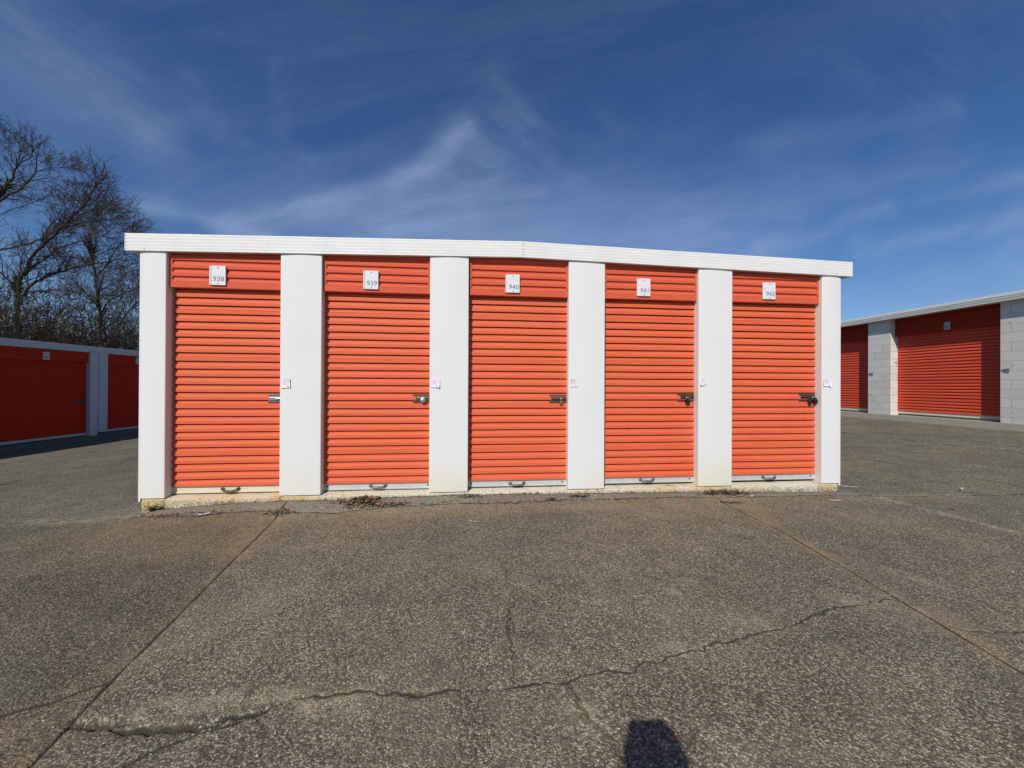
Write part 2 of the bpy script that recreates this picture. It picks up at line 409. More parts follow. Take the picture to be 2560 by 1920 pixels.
    wj = t.node('ShaderNodeTexNoise'); t.l.new(v, wj.inputs[0]); wj.inputs['Scale'].default_value = 70.; wj.inputs['Detail'].default_value = 2
    vj = t.vmath('ADD', v, t.vmath('SCALE', t.vmath('SUBTRACT', wj.outputs['Color'], (.5,.5,.5)), scale=.012))
    st = t.voro(vj, 120.); st2 = t.voro(v, 70.); 
    s1 = t.xyz(st.outputs['Color']); s2 = t.xyz(st2.outputs['Color'])
    big = t.noise(v, .55, 4, .6); mid = t.noise(v, 3.2, 5, .65); fine = t.noise(v, 130., 3, .7)
    # stones: mostly mid grey-brown, some dark, some pale
    base = t.ramp(s1[0], [(0, (.030,.028,.024)), (.28, (.080,.074,.061)), (.70, (.205,.186,.150)), (.92, (.315,.292,.243)), (1, (.44,.415,.355))])
    pale = t.math('MULTIPLY', t.sstep(s2[1], .90, .96), t.sstep(st2.outputs['Distance'], .62, .45))
    base = t.mix(t.math('MULTIPLY', pale, .6), base, t.mix(s2[2], (.34,.29,.22), (.50,.48,.44)))
    gap = t.sstep(st.outputs['Distance'], .46, .72)
    base = t.mix(t.math('MULTIPLY', gap, .8), base, (.035,.031,.026))
    base = t.mix(t.math('MULTIPLY', fine, .35), base, (.175,.150,.112), 'MIX')
    hue = t.mix(t.sstep(big, .35, .68), (1.12,1.11,1.00), (1.42,1.34,1.11))
    base = t.mix(1., base, hue, 'MULTIPLY')
    blot = t.noise(v, 1.15, 5, .62, .6)
    base = t.mix(t.math('MULTIPLY', t.sstep(blot, .50, .68), .30), base, (.25,.215,.155))
    wet = t.noise(v, 1.9, 4, .6); base = t.mix(t.math('MULTIPLY', t.sstep(wet, .58, .74), .34), base, (.055,.053,.048))
    lum = t.math('MULTIPLY_ADD', mid, .95, .56)
    lanes = t.noise(t.coords((15., .7, 1.)), 1., 4, .6); lum = t.math('MULTIPLY', lum, t.math('MULTIPLY_ADD', lanes, .36, .82))
    lum = t.math('MULTIPLY', lum, t.math('SUBTRACT', 1.04, t.math('MULTIPLY', t.attr('tone'), .30)))
    cc = t.node('ShaderNodeCombineColor'); [t.l.new(lum, cc.inputs[k]) for k in range(3)]
    base = t.mix(1., base, cc.outputs[0], 'MULTIPLY')
    pn = t.noise(v, 9., 5, .7)
    pr = t.math('ADD', t.math('MULTIPLY', pn, .5), t.math('MULTIPLY', t.noise(v, 30., 5, .75), .5))
    ru = t.math('MULTIPLY', t.attr('rust'), t.math('MULTIPLY_ADD', t.sstep(pr, .36, .64), .85, .12))
    base = t.mix(t.math('MULTIPLY', ru, .85, clamp=True), base, t.mix(s1[1], (.21,.13,.062), (.48,.335,.19)))
    pf = t.noise(v, 26., 5, .75); pm = t.math('ADD', t.math('MULTIPLY', pn, .55), t.math('MULTIPLY', pf, .45))
    sa = t.math('MULTIPLY', t.attr('sand'), t.sstep(pm, .40, .62))
    base = t.mix(t.math('MULTIPLY', sa, .85, clamp=True), base, t.mix(s1[1], (.26,.22,.13), (.60,.51,.35)))
    base = t.mix(t.math('MULTIPLY', t.attr('strip'), .5), base, t.mix(s1[2], (.10,.09,.07), (.46,.41,.32)))
    nr = t.math('MULTIPLY', t.attr('near'), t.sstep(pn, .45, .7))
    base = t.mix(t.math('MULTIPLY', nr, .40), base, (.30,.235,.145))
    base = t.mix(t.math('MULTIPLY', t.sstep(t.attr('crack'), .08, .62), .93), base, (.050,.042,.031))
    t.l.new(base, b.inputs['Base Color'])
    h = t.math('ADD', t.math('MULTIPLY', st.outputs['Distance'], -.7), t.math('MULTIPLY', fine, .45))
    h = t.math('ADD', h, t.math('MULTIPLY', s1[2], .45))
    h = t.math('ADD', h, t.math('MULTIPLY', pale, .35))
    t.l.new(t.bump(h, .9, .0065), b.inputs['Normal'])
    me.materials.append(m)
    return o
ground = build_ground()

# ------------------------------------------------------------------ roll-up door pieces
def rib_profile(z0, z1, pitch, dep, seam_every=6):
    """(y,z) from the bottom upwards: full lip low, sloped step, recessed top, sharp undercut"""
    pr = []; z = z0; k = 0
    while z < z1 - .002:
        p = pitch * (1.10 if seam_every and k % seam_every == 4 else 1.)
        lim = lambda q: min(q, z1)
        pr += [(-dep, lim(z)), (-dep * .98, lim(z + p * .36))]
        if p > pitch: pr += [(-dep * .80, lim(z + p * .40)), (-dep * .92, lim(z + p * .46))]
        pr += [(-dep * .90, lim(z + p * .43 if p == pitch else z + p * .5)), (-dep * .48, lim(z + p * .53)), (-dep * .40, lim(z + p * .58)), (-dep * .32, lim(z + p * .80)), (.010, lim(z + p * .85)), (.012, lim(z + p * .975)), (-dep * .6, lim(z + p * .985)), (-dep * .97, lim(z + p * .955))]
        z += p; k += 1
    return pr

def roll_door(parent, x0, x1, y, zb, zt, pitch, dep, mats, latch, tagged=None, wob=0):
    """curtain with bottom bar, pull handle and latch; faces -Y"""
    c = MB(); nseg = 16; c.extrude_x([(y + a, z) for a, z in rib_profile(zb + .088, zt, pitch, dep)], x0, x1, nseg)
    # the thin sheet is never quite true: slats sag and the curtain waves a little
    c.v = [(vx, vy + .0022 * mnoise.noise(Vector((vx * 2.2, vz * 1.3, x0))) + .0012 * mnoise.noise(Vector((vx * 6., vz * 9., x0))), vz + (.0022 * mnoise.noise(Vector((vx * 1.7, vz * 2.6, x0 + 9.))) if zb + .12 < vz < zt - .05 else 0)) for vx, vy, vz in c.v]
    c.box(x0, x1, y + .016, y + .022, zb + .05, zt)
    door = c.build('roll_up_door', mats[0], parent)
    g = MB()
    g.extrude_x([(y - .004, zb + .012), (y - .016, zb + .012), (y - .018, zb + .022), (y - .008, zb + .026), (y - .006, zb + .082), (y + .004, zb + .09)], x0, x1)
    g.box(x0, x1, y + .0, y + .01, zb + .008, zb + .087)
    g.build('bottom_bar', mats[1], door)
    return door

def add_bolts(door, xs, y, z, r=.009):
    MB().discs('bolt_head', M['screw'], door, [(x, y, z) for x in xs], r, .006)

def pull_handle(door, cx, y, zc, mat, w=.2, tilt=0.):
    g = MB(); hw = w / 2
    for sx in (-1, 1):
        g.tube([(cx + sx * (hw - .02), y, zc + .012 + tilt * sx), (cx + sx * (hw - .02), y - .006, zc + .012 + tilt * sx)], .021, 12)
        g.tube([(cx + sx * (hw - .02), y - .006, zc + .012 + tilt * sx), (cx + sx * (hw - .02), y - .011, zc + .012 + tilt * sx)], .008, 8)
    pts = [(cx - hw + .020, y - .006, zc + .010 - tilt), (cx - hw + .036, y - .020, zc + .002), (cx - hw + .048, y - .033, zc - .004), (cx, y - .036, zc - .005),
           (cx + hw - .048, y - .033, zc - .004), (cx + hw - .036, y - .020, zc + .002), (cx + hw - .020, y - .006, zc + .010 + tilt)]
    g.tube(pts, [.009, .010, .011, .0125, .011, .010, .009], 8)
    return g.build('pull_handle', mat, door, smooth=True)

def latch(door, x0, x1, y, zc, mats, slid=0.):
    """hasp plate with two rolled channels and a sliding bolt with a thumb tab"""
    g = MB(); w = x1 - x0; h = .098
    g.cbox(x0, x1, y - .004, y + .002, zc - h / 2, zc + h / 2, .0015)
    for dz in (-.034, .034):
        g.cbox(x0 + .004, x1, y - .012, y - .003, zc + dz - .008, zc + dz + .008, .003)
    pl = g.build('latch_plate', mats[0], door)
    g = MB()
    g.cbox(x0 + .018 + slid, x1 + .004, y - .014, y - .0045, zc - .020, zc + .020, .004)
    g.tube([(x0 + .02 + slid, y - .016, zc + .006), (x0 + w * .55, y - .022, zc + .006), (x1 - .01, y - .018, zc + .002)], [.006, .009, .006], 8)
    g.cbox(x0 + w * .52, x0 + w * .64, y - .030, y - .012, zc - .016, zc + .016, .004)
    for sx, sz in ((.012, 1), (.012, -1), (w - .014, 1), (w - .014, -1)):
        g.disc_y(x0 + sx, y - .012 if sx > .02 else y - .004, zc + sz * .036, .0065, .005, 8)
    g.build('slide_bolt', mats[1], door)
    return pl

def header(parent, x0, x1, zb, zt, y, pitch, dep, mat, nflat=.072, rails=(.024, .024)):
    g = MB()
    g.cbox(x0, x1, y - .003, y + .02, zb, zb + nflat, .003)
    g.box(x0, x1, y + .001, y + .085, zb + .001, zb + .004)
    if rails[0]: g.cbox(x0, x0 + rails[0], y - .002, y + .02, zb + nflat, zt, .002)
    if rails[1]: g.cbox(x1 - rails[1], x1, y - .002, y + .02, zb + nflat, zt, .002)
    pr = []
    z = zb + nflat
    # slope off the flat band, then ribs with a sharp undercut
    pr += [(y - .0025, z), (y + dep * .8, z + .022), (y + dep, z + .028), (y + dep, z + .055)]
    z += .055
    while z < zt:
        pr += [(y - .001, z), (y - .001, z + pitch * .40), (y + dep * .82, z + pitch * .62), (y + dep, z + pitch * .68), (y + dep, z + pitch * .985)]
        z += pitch
    g.extrude_x(pr, x0 + rails[0], x1 - rails[1])
    g.box(x0, x1, y + dep + .006, y + dep + .012, zb + .02, zt)
    h = g.build('header_panel', mat, parent)
    if rails[0]:
        MB().discs('screw', M['screw'], h, [(x, y - .002, zb + dz) for x in (x0 + .012, x1 - .012) for dz in (.10, .19)], .005)
    return h

def bulged_pillar(parent, x0, x1, y0, y1, z0, z1, mat, bulge, name='pillar', nx=14, nz=24, ret=.006):
    """sheet metal pillar: folded corners, face bowing out a little in the middle"""
    g = MB(); vs = []; w = x1 - x0
    cols = [x0, x0 + ret] + [x0 + ret + (w - 2 * ret) * i / nx for i in range(1, nx)] + [x1 - ret, x1]
    k = len(cols)
    for j in range(nz + 1):
        z = z0 + (z1 - z0) * j / nz
        for i, x in enumerate(cols):
            u = (x - x0) / w
            y = y0 + (ret * .5 if i in (0, k - 1) else 0)
            if 0 < i < k - 1:
                y -= bulge * math.sin(PI * u) ** 1.2 * (.55 + .45 * (z - z0) / (z1 - z0)) * (.85 + .3 * math.sin(z * 2.3 + x0 * 5))
            vs.append((x, y, z))
    fs = [(j*k+i, j*k+i+1, (j+1)*k+i+1, (j+1)*k+i) for j in range(nz) for i in range(k - 1)]
    g.add(vs, fs)
    b = y0 + ret * .5
    g.add([(x0, b, z0), (x0, y1, z0), (x0, y1, z1), (x0, b, z1)], [(0, 3, 2, 1)])
    g.add([(x1, b, z0), (x1, y1, z0), (x1, y1, z1), (x1, b, z1)], [(0, 1, 2, 3)])
    g.add([(x0, b, z0), (x1, b, z0), (x1, y1, z0), (x0, y1, z0)], [(0, 3, 2, 1)])
    g.add([(x0, y1, z0), (x1, y1, z0), (x1, y1, z1), (x0, y1, z1)], [(0, 3, 2, 1)])
    return g.build(name, mat, parent, smooth=False)

# ------------------------------------------------------------------ text
def text_mesh(name, s, size, mat, parent, loc, depth=.001, rot=(PI/2, 0, 0), space=1.0):
    cu = bpy.data.curves.new(name, 'FONT'); cu.body = s; cu.size = size; cu.align_x = 'CENTER'; cu.align_y = 'CENTER'
    cu.extrude = depth; cu.space_character = space; cu.resolution_u = 4
    tmp = bpy.data.objects.new(name + '_tmp', cu); COL.objects.link(tmp)
    dg = bpy.context.evaluated_depsgraph_get(); me = bpy.data.meshes.new_from_object(tmp.evaluated_get(dg))
    bpy.data.objects.remove(tmp); bpy.data.curves.remove(cu)
    me.name = name; me.materials.clear(); me.materials.append(mat)
    o = bpy.data.objects.new(name, me); COL.objects.link(o); o.parent = parent
    o.location = loc; o.rotation_euler = rot
    return o

# ------------------------------------------------------------------ main building
OPEN = [(.238, 1.409), (1.843, 3.035), (3.475, 4.660), (5.101, 6.291), (6.731, 7.947)]
PIL = [(.000, .238), (1.409, 1.843), (3.035, 3.475), (4.660, 5.101), (6.291, 6.731), (7.947, 8.190)]
DY = .118
def ftop(x):    # underside of the gabled fascia
    return 2.641 + .088 * (1 - abs(x - 4.10) / 4.25)

main = empty('storage_building')
tag(main, 'white storage building with five narrow orange roll-up doors under a low gable', 'building')
L = 12.
g = MB()
g.box(-.022, -.002, .004, L, -.036, 2.66); g.build('side_wall', M['white'], main)
g = MB(); g.box(8.192, 8.212, .004, L, -.030, 2.66); g.build('side_wall', M['white'], main)
g = MB(); g.box(-.0, 8.19, L - .1, L - .002, -.0, 2.66); g.build('back_wall', M['white'], main)
g = MB(); g.box(.0, 8.19, .30, .32, 0, 2.62); g.build('inner_wall', M['inner'], main)
for i, (a, b) in enumerate(PIL):
    p = bulged_pillar(main, a, b, 0, .20, .0, max(ftop(a), ftop(b)) + .03, M['white'], .0075 if b - a > .3 else .005)
# sill: one uneven strip of painted concrete, sloped in front of each door
def build_sill():
    g = MB(); nx = 330; prof = [(.30, .006), (.118, .004), (.06, -.002), (.012, -.008), (.004, -.016), (.002, -.05), (.001, -.09), (.0, -.13), (.0, -.25)]
    k = len(prof); vs = []
    for i in range(nx + 1):
        x = .015 + 8.150 * i / nx
        under = any(a - .01 < x < b + .01 for a, b in PIL)
        joint = min(abs(x - q) for q in (.24, .78, 1.43, 1.86, 2.12, 2.75, 3.0, 3.86, 4.30, 4.9, 5.3, 6.28, 6.73, 7.93))
        for j, (y, z) in enumerate(prof):
            n1 = mnoise.noise(Vector((x * 3.1, j * .9, 1.7))); n2 = mnoise.noise(Vector((x * 19, j * 2.3, 5.1)))
            yy = y; zz = z
            if j >= 3:
                yy += .006 * n1 + .004 * n2 - (0 if under else .006)
                if joint < .013: yy += .012
            if j in (3, 4):
                zz += (-.006 + .006 * n1 + .006 * n2) if not under else -.004
            vs.append((x, yy, zz))
    fs = [(i*k+j, i*k+j+1, (i+1)*k+j+1, (i+1)*k+j) for i in range(nx) for j in range(k - 1)]
    g.add(vs, fs)
    g.add([(.015,.3,.006),(.015,.0,-.01),(.015,.0,-.25),(.015,.3,-.25)], [(0,1,2,3)][::1])
    g.add([(8.165,.3,.006),(8.165,.0,-.01),(8.165,.0,-.25),(8.165,.3,-.25)], [(3,2,1,0)])
    return g.build('sill', M['sill'], main)
build_sill()
# roof and gable fascia with five rolled ribs
def build_fascia(parent):
    fp = [(-.004, 0), (-.022, .001), (-.0225, .004)]
    for q in range(5):
        zq = .010 + q * .034
        fp += [(-.0214, zq), (-.0214, zq + .010), (-.0226, zq + .028), (-.0226, zq + .031)]
    fp += [(-.0205, .182), (-.019, .186), (.0, .188)]
    for (xa, xb) in ((-.152, 4.099), (4.101, 8.352)):
        g = MB(); n = 60; k = len(fp); vs = []
        for i in range(n + 1):
            x = xa + (xb - xa) * i / n
            for j, (y, z) in enumerate(fp):
                w = .0022 * mnoise.noise(Vector((x * 1.1, z * 6, xa))) + .0012 * mnoise.noise(Vector((x * 5., z * 9, 3)))
                vs.append((x, y + w, ftop(x) + z + (.0016 * mnoise.noise(Vector((x * 3.3, 8, 2))) if j > 22 else 0)))
        fs = [(i*k+j, (i+1)*k+j, (i+1)*k+j+1, i*k+j+1) for i in range(n) for j in range(k - 1)]
        g.add(vs, fs)
        # end cap and soffit
        xe = xa if xa < 0 else xb
        pts = [(xe, y, ftop(xe) + z) for y, z in fp] + [(xe, .02, ftop(xe) + .187), (xe, .02, ftop(xe))]
        g.add(pts, [tuple(range(len(pts)))])
        g.add([(xa, -.004, ftop(xa)), (xb, -.004, ftop(xb)), (xb, .02, ftop(xb)), (xa, .02, ftop(xa))], [(0, 3, 2, 1)])
        f = g.build('gable_fascia', M['fascia'], parent)
        if xa < 0: sp = [(xa + .012, -.020, ftop(xa) + dz) for dz in (.02, .05, .085, .125, .16)] + [(xa + .19, -.020, ftop(xa) + .02)]
        else: sp = [(xa + .014, -.020, ftop(xa) + dz) for dz in (.035, .09, .145)] + [(xb - .22, -.020, ftop(xb) + .02)]
        MB().discs('screw', M['screw'], f, sp, .0045)
build_fascia(main)
g = MB()
for xa, xb in ((-.15, 4.1), (4.1, 8.35)):
    za, zb_ = ftop(xa) + .004, ftop(xb) + .004
    g.add([(xa, .02, za), (xb, .02, zb_), (xb, L, zb_), (xa, L, za), (xa, .0, za + .178), (xb, .0, zb_ + .178), (xb, L, zb_ + .178), (xa, L, za + .178)],
          [(3,2,1,0),(4,5,6,7),(0,1,5,4),(2,3,7,6)] + ([(3,0,4,7)] if xa < 0 else [(1,2,6,5)]))
g.build('roof', M['roof'], main)
for i in range(34):
    pass

PLATES = [(.740, 2.4175, .169, .213), (2.3685, 2.4195, .167, .211), (3.9895, 2.4285, .167, .215), (5.597, 2.4325, .168, .215), (7.2445, 2.437, .168, .213)]
NUMS = ['938', '939', '940', '941', '942']
LATCH = [(1.234, 1.403, 1.069), (2.832, 3.030, 1.071), (4.452, 4.654, 1.069), (6.076, 6.285, 1.088), (7.721, 7.941, 1.092)]
HAND = [(.843, .047), (2.443, .051), (4.061, .045), (5.680, .060), (7.31, .058)]
for i, (a, b) in enumerate(OPEN):
    zb = [.006, .006, .010, .016, .021][i]
    dmat = M['orange_faded'] if i in (3, 4) else M['orange']
    d = roll_door(main, a - .03, b + .03, DY, zb, 2.52, .0860, .026, (dmat, M['alu_cream'] if i == 0 else M['alu']), None)
    header(main, a + .010 , b - .001, 2.279 + .003 * i, max(ftop(a), ftop(b)) + .02, .044, .0885, .015, M['header'])
    pull_handle(d, HAND[i][0], DY - .008, HAND[i][1], M['steel_dark'] if i else M['brass_old'], .205, [.0, .003, .002, .0, -.003][i])
    lx0, lx1, lz = LATCH[i]
    pl = latch(d, lx0, lx1, DY - .016, lz, (M['steel_dark'], M['steel']) if i == 0 else (M['brass_old'], M['steel_old'] if i != 1 else M['brass_old']), .015 * (i % 2))
    bx = [[], [a + .035, b - .026], [a + .035, b - .045], [b - .05], [b - .05]][i]
    if bx: add_bolts(d, bx, DY - .008, zb + .055)

# number plates: a thick plate with a folded flange down its left side, two screws, grey numerals
def number_plate(cx, cz, w, h, y, num, label, group, parent_rot=0, mats=None, world=None):
    o = empty('number_plate', world if world else (cx, y, cz - h / 2), parent_rot)
    tag(o, label, 'sign', group)
    pm = mats or M['plate']
    g = MB(); g.cbox(-w/2 + .024, w/2, -.014, -.002, 0, h, .002); g.box(-w/2 + .02, w/2 - .004, -.002, .006, .004, h - .004)
    pl = g.build('plate', pm, o)
    g = MB(); g.cbox(-w/2, -w/2 + .016, -.011, .002, 0.001, h - .001, .003); g.box(-w/2 + .016, -w/2 + .024, -.004, .0, .002, h - .002)
    g.build('flange', pm, o)
    MB().discs('screw', M['screw'], o, [(.006, -.0135, z) for z in (.016, h - .02)], .006, .003)
    if num:
        text_mesh('numerals', num, .078, M['digit'], o, (.014, -.0148, .066), .0006, space=1.02)
    return o
PLAB = ['white plate numbered 938 over a narrow orange door', 'white plate numbered 939 over a narrow orange door',
        'white plate numbered 940 over a narrow orange door', 'white plate numbered 941 over a narrow orange door', 'white plate numbered 942 over a narrow orange door']
for i, (cx, cz, w, h) in enumerate(PLATES):
    number_plate(cx, cz, w, h, .036, NUMS[i], PLAB[i], 'number plates over the storage doors')

# paper notices taped to the pillars, corners lifting
NOT = [(1.472, 1.244, .098, .108, -.05, 2), (3.101, 1.251, .100, .098, .03, 1), (4.726, 1.262, .100, .098, .02, 3), (6.354, 1.285, .102, .094, .03, 4), (8.016, 1.284, .106, .096, .06, 5)]
NLAB = ['curling white notice between doors 938 and 939', 'white notice with a lifted corner between doors 939 and 940', 'white notice narrowed by curled sides between doors 940 and 941',
        'white notice with one curled side between doors 941 and 942', 'white notice on the corner pillar past door 942']
def notice(cx, cz, w, h, rot, seed, label):
    r = random.Random(seed); o = empty('paper_notice', (cx, -.0048, cz)); tag(o, label, 'notice', 'paper notices taped to the pillars')
    o.rotation_euler = (0, rot, 0)
    n = 10; c = [r.uniform(.0, .010) for _ in range(4)]; c[seed % 4] = .018
    def P(u, v):    # curl grows towards free corners
        k = ((1-u)*(1-v)) ** 2 * c[0] + (u*(1-v)) ** 2 * c[1] + (u*v) ** 2 * c[2] + ((1-u)*v) ** 2 * c[3]
        return ((u - .5) * w * (1 - k * 2), -.002 - k, (v - .5) * h)
    g = MB(); vs = [P(i / n, j / n) for j in range(n + 1) for i in range(n + 1)]
    g.add(vs, [(j*(n+1)+i, j*(n+1)+i+1, (j+1)*(n+1)+i+1, (j+1)*(n+1)+i) for j in range(n) for i in range(n)])
    vs2 = [(x, y + .0006, z) for x, y, z in vs]
    g.add(vs2, [(j*(n+1)+i, (j+1)*(n+1)+i, (j+1)*(n+1)+i+1, j*(n+1)+i+1) for j in range(n) for i in range(n)])
    g.mi = 1
    for q, v in enumerate((.84, .74, .64, .54, .44, .34)):
        u0, u1 = .14 + .05 * (q % 2), .86 - .1 * (q % 3)
        for s in range(6):
            a, b = u0 + (u1 - u0) * s / 6, u0 + (u1 - u0) * (s + .85) / 6
            pts = [P(a, v), P(b, v), P(b, v + .045), P(a, v + .045)]
            g.add([(x, y - .0007, z) for x, y, z in pts], [(0, 1, 2, 3)])
    g.mi = 2
    for s in range(5):
        a, b = .62 + .05 * s, .62 + .05 * s + .03
        pts = [P(a, .10), P(b, .10), P(b, .22), P(a, .22)]
        g.add([(x, y - .0007, z) for x, y, z in pts], [(0, 1, 2, 3)])
    g.build('sheet', [M['paper'], M['pinkink'], M['darkink']], o)
for a, lab in zip(NOT, NLAB): notice(*a, lab)

# locks hanging on the latches
def padlock(x, y, z, tilt, body_mat, shackle_mat, label, w=.045, h=.05, disc=False, name='padlock'):
    o = empty(name, (x, y, z)); o.rotation_euler = (0, tilt, 0); tag(o, label, 'lock', 'locks on the door latches')
    g = MB()
    pts = [(-w * .32, 0, -.03)] + [(w * .32 * math.cos(PI - PI * k / 8), 0, -.010 + w * .34 * math.sin(PI * k / 8)) for k in range(9)] + [(w * .32, 0, -.03)]
    g.tube(pts, .0045, 8); g.build('shackle', shackle_mat, o, smooth=True)
    g = MB()
    if disc:
        g.tube([(0, .010, -.035), (0, .008, -.035), (0, -.010, -.035), (0, -.013, -.035)], [.026, .031, .031, .026], 22)
        g.tube([(0, -.013, -.035), (0, -.0155, -.035)], .012, 14)
    else:
        t = .012
        out = [(-w/2, -.028), (w/2, -.028), (w/2, -.028 - h * .8), (w/2 - .006, -.028 - h), (-w/2 + .006, -.028 - h), (-w/2, -.028 - h * .8)]
        k = len(out); e = .003
        vs = [(px, -t + e, pz) for px, pz in out] + [(px, t, pz) for px, pz in out] + [(px * .88, -t, (pz + .028 + h / 2) * .9 - .028 - h / 2) for px, pz in out]
        g.add(vs, [tuple(2*k + q for q in range(k)), tuple(k + q for q in range(k))[::-1]] + [(q, (q+1) % k, k + (q+1) % k, k + q)[::-1] for q in range(k)] + [(q, (q+1) % k, 2*k + (q+1) % k, 2*k + q) for q in range(k)])
        g.tube([(0, 0, -.028 - h), (0, 0, -.031 - h)], .006, 10)
    g.build('lock_body', body_mat, o, smooth=disc)
    return o
padlock(2.955, DY - .048, 1.085, .1, M['steel'], M['steel'], 'round steel lock hanging on the latch of door 939', disc=True, name='disc_lock')
padlock(4.590, DY - .050, 1.075, .12, M['brass'], M['steel'], 'slim padlock hanging on the latch of door 940', w=.034, h=.040)
padlock(6.190, DY - .050, 1.088, -.05, M['black_lock'], M['steel'], 'black padlock hanging straight on the latch of door 941', w=.052, h=.050)
padlock(7.895, DY - .052, 1.095, -.45, M['black_lock'], M['steel'], 'black padlock tilted sideways on the latch of door 942', w=.056, h=.062)
padlock(7.860, DY - .034, 1.070, .06, M['black_lock'], M['steel_old'], 'small dark padlock behind the tilted one at door 942', w=.040, h=.050)

# ------------------------------------------------------------------ left building (in shade)
LROT = PI / 2 - math.radians(3.575)
left = empty('storage_building', (-8.727, 6.786, 0), LROT)
tag(left, 'shaded storage building with wide dark red doors, in front of the bare trees', 'building')
ZB = -.427
lp = [(2.212, 2.458, -.445), (2.486, 2.782, -.356), (-.62, -.33, -.445), (6.0, 6.5, -.33), (-4.0, -3.4, -.445)]
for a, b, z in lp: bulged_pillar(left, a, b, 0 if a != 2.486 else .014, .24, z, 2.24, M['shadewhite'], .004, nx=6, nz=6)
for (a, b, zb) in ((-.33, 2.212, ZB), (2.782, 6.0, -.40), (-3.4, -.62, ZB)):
    roll_door(left, a - .03, b + .03, .13, zb, 2.15, .0755, .015, (M['orange_shaded'], M['shadewhite']), None)
    header(left, a + .01, b - .01, 1.86 + .02, 2.25, .05, .078, .013, M['orange_shaded'], .07, (.0, .0))
g = MB(); g.box(2.462, 2.482, .10, .20, -.40, 2.2); g.build('gap_shade_backing', M['inner'], left)  # dark box behind the slit between the pillars, standing in for its shade
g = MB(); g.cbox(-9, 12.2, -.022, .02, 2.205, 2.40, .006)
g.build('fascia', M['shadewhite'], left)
g = MB(); g.box(-9, 12.2, .02, 7.5, 2.215, 2.395); g.build('roof', M['roof'], left)
g = MB(); g.box(-8.9, 2.478, .0, 7.4, -1.2, ZB - .012); g.box(2.49, 12.1, .02, 7.4, -1.2, -.405); g.build('sill', M['kerb_shaded'], left)
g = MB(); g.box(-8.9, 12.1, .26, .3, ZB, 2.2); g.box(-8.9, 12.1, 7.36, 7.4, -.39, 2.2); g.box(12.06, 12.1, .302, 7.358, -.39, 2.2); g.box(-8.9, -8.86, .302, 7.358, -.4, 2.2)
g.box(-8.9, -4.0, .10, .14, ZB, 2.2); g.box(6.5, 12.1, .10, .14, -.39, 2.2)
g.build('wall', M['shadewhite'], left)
dl = [o for o in left.children if o.name.startswith('roll_up_door')][0]
latch(dl, 1.92, 2.16, .112, .655, (M['steel_old'], M['steel_old']))
def illegible(o, w=.09, z=.05):
    g = MB()
    for k in range(3): g.box(-.035 + k * .028, -.015 + k * .028, -.0156, -.0142, z, z + .045)
    return g.build('worn_numerals', M['digit'], o)
Rl = Matrix.Rotation(LROT, 4, 'Z')
for (cx, cz, lab) in ((1.05, 1.90, 'small grey number plate above the nearer wide door of the shaded building'), (3.86, 1.92, 'grey number plate half hidden by the near building\'s corner, over the farther shaded door')):
    p = Rl @ Vector((cx, .042, cz)) + Vector((-8.727, 6.786, 0))
    o = number_plate(0, 0, .16, .225, 0, None, lab, 'number plates over the storage doors', LROT, M['plate_old'], tuple(p))
    illegible(o)

# ------------------------------------------------------------------ right building (concrete block)
right = empty('block_storage_building', (14.9, 0, 0), -PI / 2)
tag(right, 'storage building with grey concrete block pillars between wide red doors', 'building')
RB_, RT = .505, 3.10
for a, b in ((-5.58, -4.98), (-2.77, 1.4), (-8.6, -8.0)):
    g = MB(); g.box(a, b, 0, .30, .47, RT); g.build('block_pillar', M['block'], right)
for a, b in ((-4.98, -2.77), (-8.0, -5.58)):
    d = roll_door(right, a - .0, b + .0, .24, RB_, 3.0, .0745, .026, (M['orange_lit'], M['alu_cream']), None)
    header(right, a + .005, b - .005, 2.615, RT + .02, .13, .095, .012, M['orange_eave_shade'], .09, (.0, .0))
    latch(d, b - .16, b - .01, .222, 1.60, (M['steel_old'], M['steel_old']))
g = MB(); g.box(-14, 3, -.015, 7.3, -.4, .47); g.build('sill', M['kerb'], right)
g = MB(); g.box(-13.9, -8.6, .0, .3, .47, RT); g.box(1.4, 2.9, .0, .3, .47, RT); g.box(-8.6, 1.4, .302, .34, .47, RT); g.box(-13.9, 2.9, 7.0, 7.2, .47, RT)
g.box(2.7, 2.9, .302, 6.99, .47, RT); g.box(-13.9, -13.7, .302, 6.99, .47, RT)
g.build('block_wall', M['block'], right)
g = MB()
g.extrude_x([(.0, 3.066), (-.178, 3.066), (-.184, 3.072), (-.178, 3.078), (-.178, 3.12), (-.184, 3.127), (-.178, 3.134), (-.178, 3.17), (-.184, 3.178), (-.176, 3.186), (-.165, 3.205), (-.16, 3.225), (-.10, 3.252)], -14, 3)
g.build('eave_fascia', M['eave'], right)
g = MB(); g.add([(-14,-.10,3.252),(3,-.10,3.252),(3,3.6,3.42),(-14,3.6,3.42),(3,7.3,3.25),(-14,7.3,3.25),(-14,.0,3.1),(3,.0,3.1),(3,7.3,3.1),(-14,7.3,3.1)],
   [(0,1,2,3),(3,2,4,5),(6,9,8,7),(1,7,8,4,2),(0,3,5,9,6),(5,4,8,9)]); g.build('roof', M['roof'], right)
